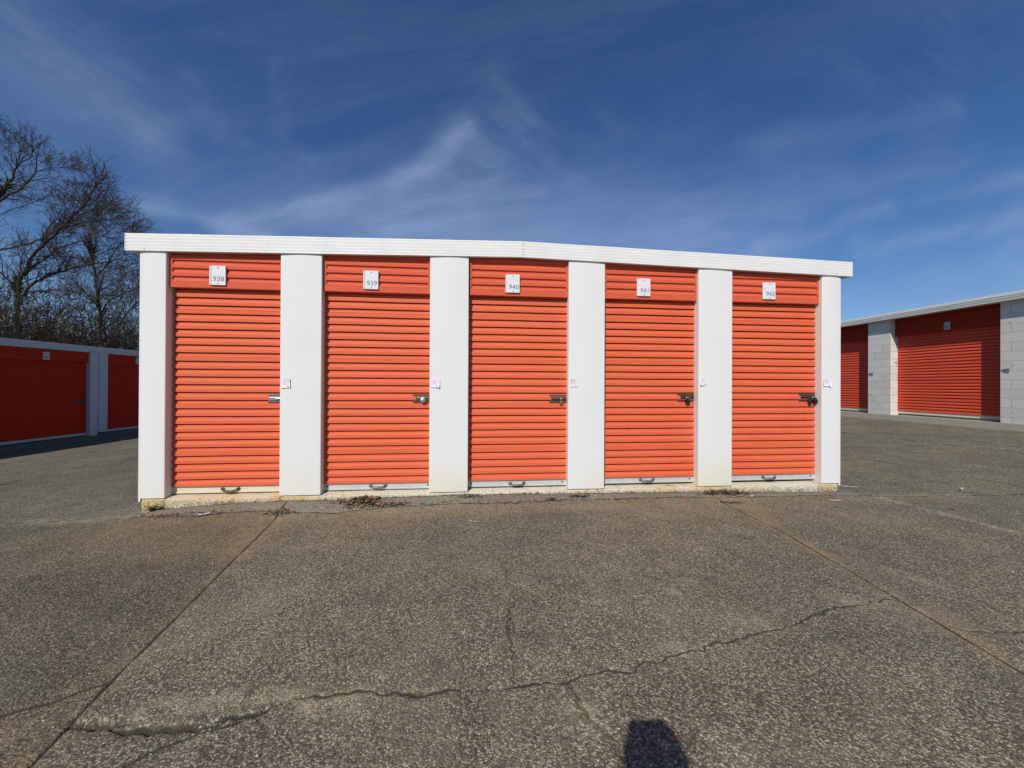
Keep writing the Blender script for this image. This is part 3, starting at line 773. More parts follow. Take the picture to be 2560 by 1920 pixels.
# strike brackets on the blocks
for a, lab in ((-2.74, 0), (-5.555, 1)):
    g = MB(); z = 1.62
    g.tube([(a, -.004, z), (a + .13, -.02, z + .02)], .008, 6); g.tube([(a + .13, -.02, z + .02), (a + .13, -.02, z - .04)], .008, 6); g.tube([(a + .13, -.02, z - .04), (a, -.004, z - .03)], .007, 6)
    g.build('door_catch', M['steel'], right)
o = number_plate(0, 0, .13, .19, 0, None, 'pale number plate above the wide red door of the block building', 'number plates over the storage doors', -PI / 2, M['plate_old'], (14.9 + .122, 3.80, 2.635))
illegible(o)

# ------------------------------------------------------------------ small things on the paving
def leaf_pile(name, cx, cy, rx, ry, n, seed, col, label, hgt=.05, size=(.03, .07), cover=None):
    r = random.Random(seed); g = MB()
    for k in range(n):
        while True:
            u, v = r.gauss(0, .42), r.gauss(0, .42)
            if u * u + v * v < 1.2: break
        x, y = cx + u * rx, cy + v * ry
        if y > -.02: y = -.02 - r.random() * .05
        zz = g1(x, y) + .004 + max(0, hgt * (1 - u * u - v * v)) * r.random()
        s = r.uniform(*size); w = s * r.uniform(.25, .55); a = r.random() * 2 * PI; tl = r.gauss(0, .45); rl = r.gauss(0, .5); cu = r.uniform(.1, .5)
        Rm = Matrix.Rotation(a, 3, 'Z') @ Matrix.Rotation(tl, 3, 'X') @ Matrix.Rotation(rl, 3, 'Y')
        loc = [(-s/2, 0, 0), (-s*.2, -w/2, cu*w*.4), (s*.2, -w*.4, cu*w*.4), (s/2, 0, cu*s*.15), (s*.2, w*.4, cu*w*.5), (-s*.2, w/2, cu*w*.5), (0, 0, 0)]
        vs = [Rm @ Vector(q) + Vector((x, y, zz)) for q in loc]
        lo = min(v_.z for v_ in vs); gg = g1(x, y) + .003
        vs = [v_ + Vector((0, 0, max(0, gg - lo))) for v_ in vs]
        g.mi = r.randrange(len(col)); g.add(vs, [(0,1,6),(1,2,6),(2,3,6),(3,4,6),(4,5,6),(5,0,6)])
    o = g.build(name, col, None); tag(o, label, 'leaves', kind='stuff'); return o
def leafm(name, c0, c1):
    m, t, b = material(name, .8, 0, .2); oi = t.noise(t.coords(), 23., 2); t.l.new(t.mix(oi, c0, c1), b.inputs['Base Color']); return m
LF = [leafm('brown_leaf', (.085,.045,.025), (.18,.105,.06)), leafm('tan_leaf', (.24,.16,.10), (.40,.29,.20)), leafm('dark_leaf', (.075,.048,.032), (.16,.105,.07))]
TW = [leafm('dry_straw', (.16,.12,.075), (.30,.235,.16)), leafm('grey_litter', (.10,.085,.07), (.2,.17,.14))]
leaf_pile('leaf_litter', 2.31, -.13, .30, .15, 230, 3, [LF[0], LF[2], LF[2], LF[1]], 'heap of dry brown leaves against the sill below door 939', .042)
leaf_pile('leaf_litter', 2.62, -.215, .25, .05, 150, 4, LF, 'thin tail of dry leaves trailing along the paving seam', .02, (.02, .05))
leaf_pile('leaf_litter', 4.75, -.13, .16, .05, 110, 5, [LF[2], TW[0]], 'small drift of dark leaf bits below the pillar between doors 940 and 941', .025, (.02, .05))
leaf_pile('leaf_litter', 3.50, -.09, .20, .06, 120, 6, TW, 'pale dry debris gathered under the pillar between doors 939 and 940', .03, (.015, .04))
leaf_pile('leaf_litter', 6.55, -.10, .40, .07, 230, 7, [LF[2], TW[1], LF[0]], 'dark leaf debris below the pillar between doors 941 and 942', .05, (.02, .06))
leaf_pile('leaf_litter', 6.47, -.36, .22, .025, 90, 8, [LF[2], TW[1]], 'narrow dark line of leaf bits on the rust stained paving', .012, (.015, .04))
leaf_pile('leaf_litter', 4.42, -.20, .07, .03, 40, 9, [LF[2], LF[0]], 'tiny clump of dark leaves on the seam below door 940', .02, (.015, .04))
leaf_pile('leaf_litter', 1.56, -.30, .14, .07, 80, 10, TW + [LF[2]], 'dry bits where a paving joint meets the seam', .015, (.02, .05))
leaf_pile('leaf_litter', .55, -.24, .6, .06, 130, 12, TW + [LF[2]], 'sparse dry bits along the seam below door 938', .01, (.015, .04))

def grit():
    r = random.Random(99); g = MB()
    for k in range(1500):
        if r.random() < .4: x, y = r.uniform(0, 8.6), -.02 - abs(r.gauss(0, .16))
        else: x, y = r.uniform(.2, 8.5), r.uniform(-3.25, -.3)
        q = r.uniform(.0022, .0052) * (1.5 if r.random() < .06 else 1); z = g1(x, y) + q * .4 + .002
        v = [Vector((sx * q * r.uniform(.7,1.3), sy * q * r.uniform(.7,1.3), sz * q * .8)) for sx, sy, sz in ((1,0,0),(0,1,0),(-1,0,0),(0,-1,0),(0,0,1),(0,0,-1))]
        a = Matrix.Rotation(r.random() * 6.3, 3, 'Z'); g.mi = r.choice((0,0,1,2))
        g.add([a @ p + Vector((x, y, z)) for p in v], [(0,1,4),(1,2,4),(2,3,4),(3,0,4),(1,0,5),(2,1,5),(3,2,5),(0,3,5)])
    o = g.build('grit', [leafm('pale_grit', (.42,.39,.34), (.66,.63,.57)), leafm('tan_grit', (.26,.20,.13), (.40,.33,.24)), leafm('dark_grit', (.05,.045,.04), (.10,.09,.08))], None)
    tag(o, 'loose grit and small stones scattered over the paving', 'grit', kind='stuff')
grit()

leaf_pile('leaf_litter', 4.2, -.21, 4.4, .035, 260, 14, TW + [LF[2]], 'sparse dry bits trailing along the whole paving seam before the sill', .006, (.012, .035))
leaf_pile('leaf_litter', 4.2, -.03, 4.4, .03, 200, 15, TW + [LF[2], LF[0]], 'fine dry debris caught along the foot of the sill', .008, (.012, .04))
def scrap(x, y, L_, w, a, mat, label, bend=.3, name='litter_scrap', cat='litter'):
    g = MB(); n = 5; vs = []
    for i in range(n + 1):
        u = i / n - .5
        px, py = u * L_, bend * L_ * (u * u - .1)
        X_ = x + px * math.cos(a) - py * math.sin(a); Y_ = y + px * math.sin(a) + py * math.cos(a)
        nx_, ny_ = -math.sin(a), math.cos(a); z = g1(X_, Y_) + .006 + .012 * abs(u)
        ww = w * (1 - abs(u) * 1.2)
        vs += [(X_ - nx_ * ww, Y_ - ny_ * ww, z), (X_, Y_, z + w * .6), (X_ + nx_ * ww, Y_ + ny_ * ww, z)]
    fs = []
    for i in range(n): fs += [(i*3, (i+1)*3, (i+1)*3+1, i*3+1), (i*3+1, (i+1)*3+1, (i+1)*3+2, i*3+2)]
    g.add(vs, fs); g.add(vs, [f[::-1] for f in fs]); o = g.build(name, mat, None); tag(o, label, cat); return o
SW = leafm('bleached_leaf', (.5,.46,.42), (.72,.68,.64)); PT = leafm('pale_twig', (.40,.32,.22), (.6,.5,.38))
scrap(.81, -.27, .10, .012, .3, SW, 'pale curled leaf lying below door 938', .2, 'dry_leaf', 'leaf')
scrap(8.49, .14, .18, .006, -.4, SW, 'thin white straw on the paving just past the building corner beyond door 942', .05, 'straw', 'litter')
scrap(7.77, -.36, .14, .007, -.1, SW, 'short white stick on the paving below door 942', .1, 'stick', 'litter')
scrap(9.65, -.22, .07, .022, .4, SW, 'white scrap of paper out on the driveway by the block building', .1, 'paper_scrap', 'litter')
scrap(6.84, -.19, .05, .022, .2, PT, 'beige scrap at the end of the debris below door 942', .1, 'paper_scrap', 'litter')
scrap(3.54, -.71, .09, .007, -.5, PT, 'pale bent twig alone on the paving in front of the middle door', .7, 'twig', 'twig')
scrap(8.69, -.81, .06, .018, .1, LF[2], 'small dark leaf on the driveway toward the block building', .2, 'dry_leaf', 'leaf')
scrap(4.32, -3.10, .035, .008, -.1, LF[2], 'small dark leaf beside the photographer\'s shadow', .2, 'dry_leaf', 'leaf')
# weed at the left corner of the sill
def weed():
    r = random.Random(5); o = empty('weed', (.165, -.03, g1(.165, -.03))); tag(o, 'small green weed growing at the corner of the sill by door 938', 'plant')
    gm = leafm('weed_green', (.020,.045,.016), (.05,.10,.035)); g = MB(); s = MB()
    for k in range(26):
        a = r.uniform(-2.9, -.2); e = r.uniform(.15, 1.3); L_ = r.uniform(.02, .085)
        d = Vector((math.cos(a) * math.cos(e) * 1.4, math.sin(a) * math.cos(e) * .45, math.sin(e) * .9)); tip = d * L_
        s.tube([(0,0,0), tip * .6 + Vector((0,0,.004)), tip], [.0016,.0013,.001], 4)
        for q in range(5):
            c = tip + Vector((r.gauss(0,.012), r.gauss(0,.006), r.gauss(0,.010))); c.z = max(.006, c.z)
            Rm = Matrix.Rotation(r.random()*6.3, 3, 'Z') @ Matrix.Rotation(r.uniform(-1,1), 3, 'X'); w = r.uniform(.007,.014)
            g.add([c + Rm @ Vector(p) for p in ((-w,0,0),(0,-w*.7,.001),(w,0,0),(0,w*.7,.001))], [(0,1,2,3)])
    s.build('stem', gm, o); g.build('leaves', gm, o)
weed()

# ------------------------------------------------------------------ bare trees
def nrm(v): v = Vector(v); return v.normalized() if v.length > 1e-9 else Vector((0,0,1))
class Tree:
    def __init__(s, seed): s.r = random.Random(seed); s.wood = MB(); s.twig = MB(); s.nseg = 0
    def limb(s, pts, r0, r1, dens, tw, lvl=0, droop=0.):
        """lay a given limb with some crookedness, then grow side shoots from it"""
        r = s.r; P = [Vector(p) for p in pts]; Q = [P[0]]
        for a, b in zip(P[:-1], P[1:]):
            n = max(2, int((b - a).length / .35))
            for i in range(1, n + 1):
                j = Vector((r.gauss(0, .035), r.gauss(0, .035), r.gauss(0, .035))) if i < n else Vector((0,0,0))
                Q.append(a.lerp(b, i / n) + j)
        m = len(Q); R = [r0 + (r1 - r0) * (i / (m - 1)) ** .9 for i in range(m)]
        R = [q * .78 for q in R]; s.wood.tube(Q, R, 7 if r0 > .03 else 5)
        tot = sum((Q[i+1] - Q[i]).length for i in range(m - 1))
        for i in range(1, m):
            f = i / (m - 1)
            k = dens * 2.6 * (Q[i] - Q[i-1]).length * (.4 + 1.1 * f)
            n = int(k) + (r.random() < k - int(k))
            for _ in range(n):
                d = nrm(Q[i] - Q[i-1]); s.shoot(Q[i], d, R[i] * r.uniform(.28, .5), tw * r.uniform(.45, 1.2) * (1.15 - .35 * f), 0)
        for _ in range(4): s.shoot(Q[-1], nrm(Q[-1] - Q[-2]), r1 * .8, tw * r.uniform(.6, 1.1), 0, .35)
    def shoot(s, p, d, rad, length, lvl, spread=None):
        r = s.r; rad = max(rad, .0080)
        ax = Vector((r.gauss(0,1), r.gauss(0,1), r.gauss(0,1))); ax = nrm(ax - d * ax.dot(d))
        ang = spread * r.uniform(.2, 1) if spread else r.uniform(.45, 1.15)
        v = Quaternion(ax, ang) @ d
        v = nrm(v + Vector((.10, -.03, .14)))
        n = max(3, int(length / .28)); st = length / n; pts = [Vector(p)]; q = Vector(p)
        curve = Vector((r.gauss(.02,.05), r.gauss(0,.05), r.gauss(.03,.07)))
        kids = []
        for i in range(n):
            v = nrm(v + curve + Vector((r.gauss(0,.10), r.gauss(0,.10), r.gauss(0,.10))))
            q = q + v * st; pts.append(q.copy())
            if lvl < 2 and i >= 0: kids.append((q.copy(), v.copy(), i / n))
        R = [rad * (1 - .55 * i / n) for i in range(n + 1)]
        (s.wood if rad > .02 else s.twig).tube(pts, R, 4 if rad > .012 else 3, cap=False); s.nseg += n
        for q, vv, f in kids:
            kk = (2.1, 1.35)[lvl]
            m = int(kk) + (r.random() < kk - int(kk))
            for _ in range(m):
                s.shoot(q, vv, rad * (1 - .6 * f) * .55, length * (.62 - .28 * f) * r.uniform(.5, 1.1), lvl + 1)
def plant(name, loc, T, label, group, woodmat=None):
    o = empty(name, loc); tag(o, label, 'tree', group)
    for mb, nm, mt in ((T.wood, 'trunk', woodmat or M['bark']), (T.twig, 'crown', M['twig'])):
        mb.v = [(x - loc[0], y - loc[1], z - loc[2]) for x, y, z in mb.v]
        mb.build(nm, mt, o, smooth=True)
    return o
TB = Tree(11)
for r0, r1, pts, dn, tw in (
 (.19,.13,[(-20.16,17.97,-0.91),(-20.14,17.96,3.67),(-20.11,17.95,5.64)],.2,.9),
 (.12,.035,[(-20.11,17.95,5.64),(-19.76,17.79,6.82),(-19.25,17.61,7.46),(-18.38,17.39,8.24),(-17.31,17.16,9.15),(-16.64,16.96,9.69),(-16.09,16.78,9.92),(-15.59,16.61,10.40),(-15.19,16.44,10.84)],1.8,1.5),
 (.05,.012,[(-16.56,16.88,9.66),(-15.32,16.49,9.75),(-14.3,16.18,9.70)],3.2,1.35),
 (.05,.012,[(-17.31,17.16,9.15),(-16.22,16.88,9.31),(-14.64,16.56,9.40)],3.2,1.35),
 (.11,.02,[(-20.11,17.95,5.64),(-19.86,18.00,5.79),(-19.32,18.01,6.56),(-18.84,18.03,6.92),(-17.95,18.02,7.15),(-16.70,17.96,7.52),(-15.82,17.95,7.70),(-14.24,17.86,7.96)],2.6,1.4),
 (.07,.015,[(-19.78,17.91,6.79),(-19.97,18.31,7.19),(-18.92,18.58,8.50),(-17.47,18.81,9.19),(-16.3,18.95,9.6)],2.4,1.4),
 (.06,.02,[(-19.45,17.88,5.96),(-18.39,17.94,6.13),(-17.24,18.00,6.01),(-16.45,18.09,5.86)],2.2,1.3),
 (.05,.012,[(-18.80,17.81,8.38),(-18.59,17.95,9.57),(-18.29,18.09,10.28),(-18.30,18.26,10.88)],1.2,1.0),
 (.04,.012,[(-16.35,17.06,10.03),(-15.42,16.80,10.44),(-14.9,16.6,10.55)],3.2,1.1),
 (.04,.012,[(-16.65,17.90,7.50),(-15.13,17.35,6.78),(-13.95,16.83,6.07)],2.5,1.2)):
    TB.limb(pts, r0, r1, dn, tw)
plant('bare_tree', (-20.16, 17.97, -.91), TB, 'leafless forked tree with dense twiggy limbs sweeping over the shaded building', 'bare trees behind the shaded building')
TC = Tree(23)
for r0, r1, pts, dn, tw in (
 (.17,.06,[(-16.41,18.41,-0.98),(-16.54,18.41,3.44),(-16.61,18.41,4.76),(-16.74,18.42,5.73),(-16.86,18.43,6.92),(-17.01,18.44,7.90)],1.2,1.2),
 (.06,.02,[(-16.47,18.40,2.92),(-15.26,18.08,4.54),(-14.64,17.81,5.17),(-13.92,17.54,5.61),(-13.15,17.26,6.30)],1.6,1.2),
 (.05,.015,[(-16.61,18.41,4.87),(-16.04,18.22,5.66),(-15.10,18.00,6.01),(-14.16,17.78,6.32),(-13.19,17.56,6.91)],1.8,1.2),
 (.05,.012,[(-17.01,18.44,7.90),(-17.45,18.55,8.78),(-17.31,18.60,9.68),(-17.05,18.64,10.36)],1.4,1.1),
 (.05,.012,[(-16.74,18.42,5.73),(-18.10,18.95,6.48),(-19.19,19.46,7.25),(-20.07,19.95,8.50)],1.6,1.2),
 (.05,.012,[(-16.86,18.43,6.92),(-16.57,18.80,7.81),(-16.29,19.17,9.06),(-16.09,19.55,9.66)],1.6,1.2)):
    TC.limb(pts, r0, r1, dn * 1.7, tw * 1.1)
TCo = plant('bare_tree', (-16.41, 18.41, -.98), TC, 'upright vine covered bare tree close beside the white building\'s corner', 'bare trees behind the shaded building')
TA = Tree(37)
for r0, r1, pts, dn, tw in (
 (.24,.12,[(-26.16,20.08,-1.32),(-25.63,20.01,3.61),(-24.87,19.92,6.97),(-23.77,19.81,10.10),(-23.07,19.73,11.45)],.2,1.2),
 (.10,.025,[(-23.07,19.73,11.45),(-22.79,19.62,11.72),(-22.25,19.48,12.33),(-21.64,19.33,13.19),(-21.31,19.22,13.39),(-20.62,19.06,13.87)],1.4,1.15),
 (.09,.012,[(-23.07,19.73,11.34),(-22.78,19.62,11.36),(-21.40,19.39,12.13),(-20.99,19.26,12.39),(-20.50,19.12,12.83),(-20.38,19.02,13.49),(-20.41,18.93,13.96),(-20.86,18.89,14.3)],1.5,1.15),
 (.035,.01,[(-21.61,19.28,13.21),(-22.06,19.45,14.0),(-22.87,19.67,14.5)],1.4,.9),
 (.035,.01,[(-21.61,19.28,13.21),(-21.48,19.11,13.69),(-21.74,18.99,14.45)],1.4,.9),
 (.04,.01,[(-22.37,19.56,11.47),(-20.77,19.14,11.15),(-19.36,18.73,10.73),(-18.36,18.37,10.07)],1.2,.9),
 (.035,.01,[(-21.09,19.13,12.01),(-19.70,18.73,11.69),(-18.55,18.35,11.28),(-17.42,17.97,10.90)],1.3,.9),
 (.03,.01,[(-20.32,18.95,12.75),(-19.38,18.72,12.92),(-18.46,18.50,12.85),(-17.95,18.32,12.76)],1.5,.8),
 (.03,.01,[(-20.52,18.97,12.31),(-19.89,19.11,12.53),(-19.36,19.26,12.58),(-18.88,19.41,12.46)],1.4,.8),
 (.09,.05,[(-25.10,19.95,6.00),(-23.82,19.51,8.21),(-22.26,19.16,8.48),(-21.24,18.86,8.57),(-20.15,18.55,8.69),(-18.84,18.21,9.14),(-18.15,17.94,9.42)],.9,1.2),
 (.03,.01,[(-21.35,19.25,13.41),(-21.17,19.38,13.94),(-20.67,19.49,13.59),(-20.06,19.58,13.72),(-19.54,19.68,13.77)],1.5,.8),
 (.05,.015,[(-23.77,19.81,10.10),(-23.55,19.94,12.20),(-23.99,20.15,13.6)],1.0,1.2),
 (.05,.015,[(-24.21,19.85,8.76),(-23.52,20.11,10.70),(-22.79,20.37,11.31),(-22.2,20.77,11.9)],1.0,1.1)):
    TA.limb(pts, r0, r1, dn, tw)
plant('bare_tree', (-26.16, 20.08, -1.32), TA, 'tallest bare tree, with thin branches high against the sky', 'bare trees behind the shaded building')

# brush behind the left building: a tangle nobody could count
def thicket():
    r = random.Random(71); g = MB()
    c, sn = math.cos(LROT), math.sin(LROT)
    def W(s, d): return (-8.727 + c * s - sn * d, 6.786 + sn * s + c * d)
    for k in range(1500):
        s = r.uniform(-4, 17); d = r.uniform(8.2, 15.5)
        x, y = W(s, d); z0 = -1.0; H = r.uniform(3.8, 7.0) * (1.12 - .02 * (d - 8)) * (1 + .15 * math.sin(s * 1.7))
        p = Vector((x, y, z0)); v = nrm((r.gauss(0,.16), r.gauss(0,.16), 1)); n = 7; pts = [p.copy()]
        for i in range(n):
            v = nrm(v + Vector((r.gauss(0,.12), r.gauss(0,.12), r.gauss(-.02,.06)))); p = p + v * H / n; pts.append(p.copy())
        rad = r.uniform(.014, .034); g.mi = 0 if r.random() < .85 else 1
        g.tube(pts, [rad * (1 - .75 * i / n) for i in range(n + 1)], 3, cap=False)
        for i in range(2, n + 1):
            for q in range(4 if i > 3 else 2):
                w = nrm(v + Vector((r.gauss(0,.8), r.gauss(0,.8), r.gauss(0,.5)))); L_ = r.uniform(.3, 1.0); a = pts[i]
                b = a + w * L_ * .5 + Vector((0,0,r.gauss(0,.05))); e = b + nrm(w + Vector((r.gauss(0,.4), r.gauss(0,.4), r.gauss(.1,.4)))) * L_ * .5
                g.tube([a, b, e], [.013, .010, .007], 3, cap=False)
                if q < 2:
                    e2 = b + nrm(w + Vector((r.gauss(0,.9), r.gauss(0,.9), r.gauss(.1,.7)))) * L_ * .45
                    g.tube([b, e2], [.009, .006], 3, cap=False)
    # clinging ivy and dead leaves
    for k in range(30000):
        s = r.uniform(-4, 17); d = r.uniform(8.6, 15.5); x, y = W(s, d)
        top = 5.2 * (1 + .15 * math.sin(s * 1.7)) * (.85 + .15 * math.sin(s * 4.1 + d))
        z = -1 + (top + .4) * r.random() ** .8
        w = r.uniform(.035, .09); Rm = Matrix.Rotation(r.random()*6.3, 3, 'Z') @ Matrix.Rotation(r.uniform(-1.4,1.4), 3, 'X')
        g.mi = 2 if (math.sin(s * 2.3) + r.gauss(0,.8)) > .2 else 1 if r.random() < .5 else 3
        g.add([Vector((x,y,z)) + Rm @ Vector(p) for p in ((-w,0,0),(0,-w*.6,.01),(w,0,0),(0,w*.6,.01))], [(0,1,2,3)])
    o = g.build('thicket', [M['brush'], M['twig'], M['ivy'], LF[2]], None); tag(o, 'tangled brown winter brush behind the shaded building', 'thicket', kind='stuff')
thicket()

# ------------------------------------------------------------------ camera
TH, ROLL, PITCH = math.radians(5.66), math.radians(.28), math.radians(.18)
CAM = Vector((3.541, -4.479, 1.231))
fw = Vector((math.sin(TH) * math.cos(PITCH), math.cos(TH) * math.cos(PITCH), math.sin(PITCH)))
r0 = Vector((math.cos(TH), -math.sin(TH), 0)); u0 = r0.cross(fw)
uu = u0 * math.cos(ROLL) - r0 * math.sin(ROLL); rr = r0 * math.cos(ROLL) + u0 * math.sin(ROLL)
cd = bpy.data.cameras.new('camera'); cam = bpy.data.objects.new('camera', cd); COL.objects.link(cam)
cd.sensor_width = 36; cd.lens = 961 / 2560 * 36; cd.clip_start = .02; cd.clip_end = 3000
mw = Matrix((rr, uu, -fw)).transposed().to_4x4(); mw.translation = CAM; cam.matrix_world = mw
SC.camera = cam

# ------------------------------------------------------------------ photographer, who casts the shadow in the foreground
def photographer():
    F = Vector((math.sin(TH), math.cos(TH), 0)); R = Vector((math.cos(TH), -math.sin(TH), 0)); G = g1(CAM.x, CAM.y - .4)
    base = Vector((CAM.x, CAM.y, G))
    def W(a, b, h): return base + R * a + F * b + Vector((0, 0, h))
    hc = CAM.z - G     # lens height above the paving
    o = empty('person', tuple(W(0, -.5, 0))); tag(o, 'photographer in a dark jacket holding a phone, seen only by the shadow', 'person')
    bm = bmesh.new(); sk = bm.verts.layers.skin.verify()
    V = {}
    def vert(n, p, ra, rb=None):
        v = bm.verts.new(p - o.location); v[sk].radius = (ra, rb or ra); V[n] = v; return v
    def chain(names):
        for a, b in zip(names[:-1], names[1:]): bm.edges.new((V[a], V[b]))
    S = -.165                                # the body stands a little left of the lens
    vert('pelvis', W(S,-.52,.93), .150,.12); V['pelvis'][sk].use_root = True
    vert('waist', W(S,-.53,1.08), .138,.11); vert('chest', W(S,-.53,1.26), .165,.125); vert('collar', W(S,-.51,1.40), .10,.085)
    vert('neck', W(S,-.49,1.47), .056); vert('jaw', W(S,-.455,1.535), .068,.075); vert('skull', W(S,-.455,1.61), .082,.098); vert('crown', W(S,-.465,1.675), .055,.065)
    chain(['pelvis','waist','chest','collar','neck','jaw','skull','crown'])
    hands = {-1: (-.030, -.045, hc - .030), 1: (.058, -.045, hc + .022)}
    for s in (-1, 1):
        t = 'l' if s < 0 else 'r'
        vert(t+'sh', W(S+s*.165,-.51,1.385), .072); vert(t+'ub', W(S+s*.205,-.44,1.29), .056); vert(t+'el', W(S*.8+s*.19,-.36,1.19), .047); vert(t+'fa', W(S*.4+s*.13,-.23,1.22), .041)
        hx, hy, hh = hands[s]
        vert(t+'wr', W(hx+s*.020, hy-.085, hh-.035), .028,.033); vert(t+'pa', W(hx+s*.020, hy-.03, hh-.012), .022,.036)
        chain(['collar', t+'sh', t+'ub', t+'el', t+'fa', t+'wr', t+'pa'])
        # four fingers behind the phone, thumb on the near side
        for q, (dz, ln) in enumerate(((.030,.066),(.011,.074),(-.009,.069),(-.028,.055))):
            a = vert(t+'f%da' % q, W(hx+s*.020, hy+.002, hh-.010+dz), .0095); b = vert(t+'f%db' % q, W(hx+s*.004, hy+.022, hh-.006+dz), .0088); c = vert(t+'f%dc' % q, W(hx-s*(ln-.04), hy+.024, hh-.002+dz*.9), .0075)
            chain([t+'pa', t+'f%da' % q, t+'f%db' % q, t+'f%dc' % q])
        vert(t+'tha', W(hx+s*.014, hy-.030, hh-.036), .0115); vert(t+'thb', W(hx-s*.004, hy-.020, hh-.030), .010); vert(t+'thc', W(hx-s*.022, hy-.012, hh-.022), .0085)
        chain([t+'pa', t+'tha', t+'thb', t+'thc'])
        vert(t+'hip', W(S+s*.095,-.52,.86), .098); vert(t+'th', W(S+s*.105,-.51,.66), .082); vert(t+'kn', W(S+s*.11,-.50,.48), .058); vert(t+'ca', W(S+s*.113,-.53,.33), .055); vert(t+'an', W(S+s*.115,-.545,.09), .038); vert(t+'he', W(S+s*.118,-.55,.045), .042,.04); vert(t+'to', W(S+s*.15,-.36,.035), .040,.032)
        chain(['pelvis', t+'hip', t+'th', t+'kn', t+'ca', t+'an', t+'he', t+'to'])
    me = bpy.data.meshes.new('body'); bm.to_mesh(me); bm.free()
    tmp = bpy.data.objects.new('body_tmp', me); COL.objects.link(tmp)
    tmp.modifiers.new('s', 'SKIN').use_smooth_shade = True
    sd = tmp.modifiers.new('d', 'SUBSURF'); sd.levels = 2; sd.render_levels = 2
    dg = bpy.context.evaluated_depsgraph_get(); mm = bpy.data.meshes.new_from_object(tmp.evaluated_get(dg)); mm.name = 'body'
    bpy.data.objects.remove(tmp)
    skin = painted('skin', (.50,.30,.22), .55, .05, (.4,.2,.15), 12); jk = painted('navy_jacket_cloth', (.030,.035,.05), .85, .1, (.05,.05,.05), 9); jn = painted('blue_jeans', (.05,.07,.13), .85, .15, (.12,.13,.15), 14); sh = painted('dark_shoes', (.03,.028,.026), .6, .1)
    mm.materials.clear()
    for m_ in (skin, jk, jn, sh): mm.materials.append(m_)
    for p in mm.polygons:
        c = p.center + o.location; h = c.z - G; f = (c - base).dot(F)
        p.material_index = 3 if h < .095 else 2 if h < .93 else 0 if (h > 1.445 and f < -.35) or f > -.135 else 1
        p.use_smooth = True
    bo = bpy.data.objects.new('body', mm); COL.objects.link(bo); bo.parent = o
    # face and hair
    def loc(a, b, h): return W(a + S, b, h) - o.location
    def blob(g, c, rx, ry, rz, n=8):
        vs = []; fs = []
        for i in range(n + 1):
            ph = PI * i / n
            for k in range(2 * n):
                th = PI * k / n
                vs.append(c + R * rx * math.sin(ph) * math.cos(th) + F * ry * math.sin(ph) * math.sin(th) + Vector((0,0,rz * math.cos(ph))))
        for i in range(n):
            for k in range(2 * n): fs.append((i*2*n+k, (i+1)*2*n+k, (i+1)*2*n+(k+1)%(2*n), i*2*n+(k+1)%(2*n)))
        g.add(vs, fs)
    g = MB(); blob(g, loc(0,-.475,1.655), .086,.104,.075); blob(g, loc(0,-.51,1.60), .084,.075,.10)
    g.build('hair', painted('brown_hair', (.05,.03,.02), .7, 0), o, smooth=True)
    g = MB(); blob(g, loc(0,-.362,1.585), .013,.020,.022); g.build('nose', skin, o, smooth=True)
    ew = painted('eye_white', (.7,.7,.68), .3, 0)
    for s in (-1, 1):
        g = MB(); blob(g, loc(s*.084,-.455,1.59), .010,.02,.032); g.build('ear', skin, o, smooth=True)
        g = MB(); blob(g, loc(s*.032,-.376,1.612), .013,.010,.009); g.build('eye', ew, o, smooth=True)
    g = MB(); blob(g, loc(0,-.376,1.545), .026,.010,.008); g.build('mouth', painted('lips', (.45,.17,.15), .5, 0), o, smooth=True)
    # phone, just behind the lens
    ph = empty('phone', tuple(W(0, -.018, hc))); ph.rotation_euler = (0, 0, -TH); tag(ph, 'black phone held sideways in the photographer\'s hands', 'phone')
    g = MB(); x0, x1, z0, z1 = -.079, .072, -.024, .060; e = .01
    out = [(x0+e,z0),(x1-e,z0),(x1,z0+e),(x1,z1-e),(x1-e,z1),(x0+e,z1),(x0,z1-e),(x0,z0+e)]; k = 8
    g.add([(x,-.004,z) for x, z in out] + [(x,.004,z) for x, z in out], [tuple(range(k)), tuple(range(k, 2*k))[::-1]] + [(q, k+q, k+(q+1)%k, (q+1)%k) for q in range(k)])
    g.build('case', M['black_lock'], ph)
    g = MB()
    for a, b in ((0, 0), (-.02, -.02), (0, -.028)): g.tube([(a, .004, b), (a, .007, b)], .007, 14)
    g.build('lens', M['screw'], ph)
photographer()

# ------------------------------------------------------------------ sun and sky
SUN_AZ, SUN_EL = math.radians(25.2), math.radians(40.2)     # heading of the light east of +Y, and its height
sd = Vector((math.sin(SUN_AZ) * math.cos(SUN_EL), math.cos(SUN_AZ) * math.cos(SUN_EL), -math.sin(SUN_EL)))
ld = bpy.data.lights.new('sun', 'SUN'); ld.energy = 3.85; ld.angle = math.radians(.53); ld.color = (1, .955, .89)
lo = bpy.data.objects.new('sun', ld); COL.objects.link(lo); lo.rotation_euler = sd.to_track_quat('-Z', 'Y').to_euler(); lo.location = (-8, -16, 18)

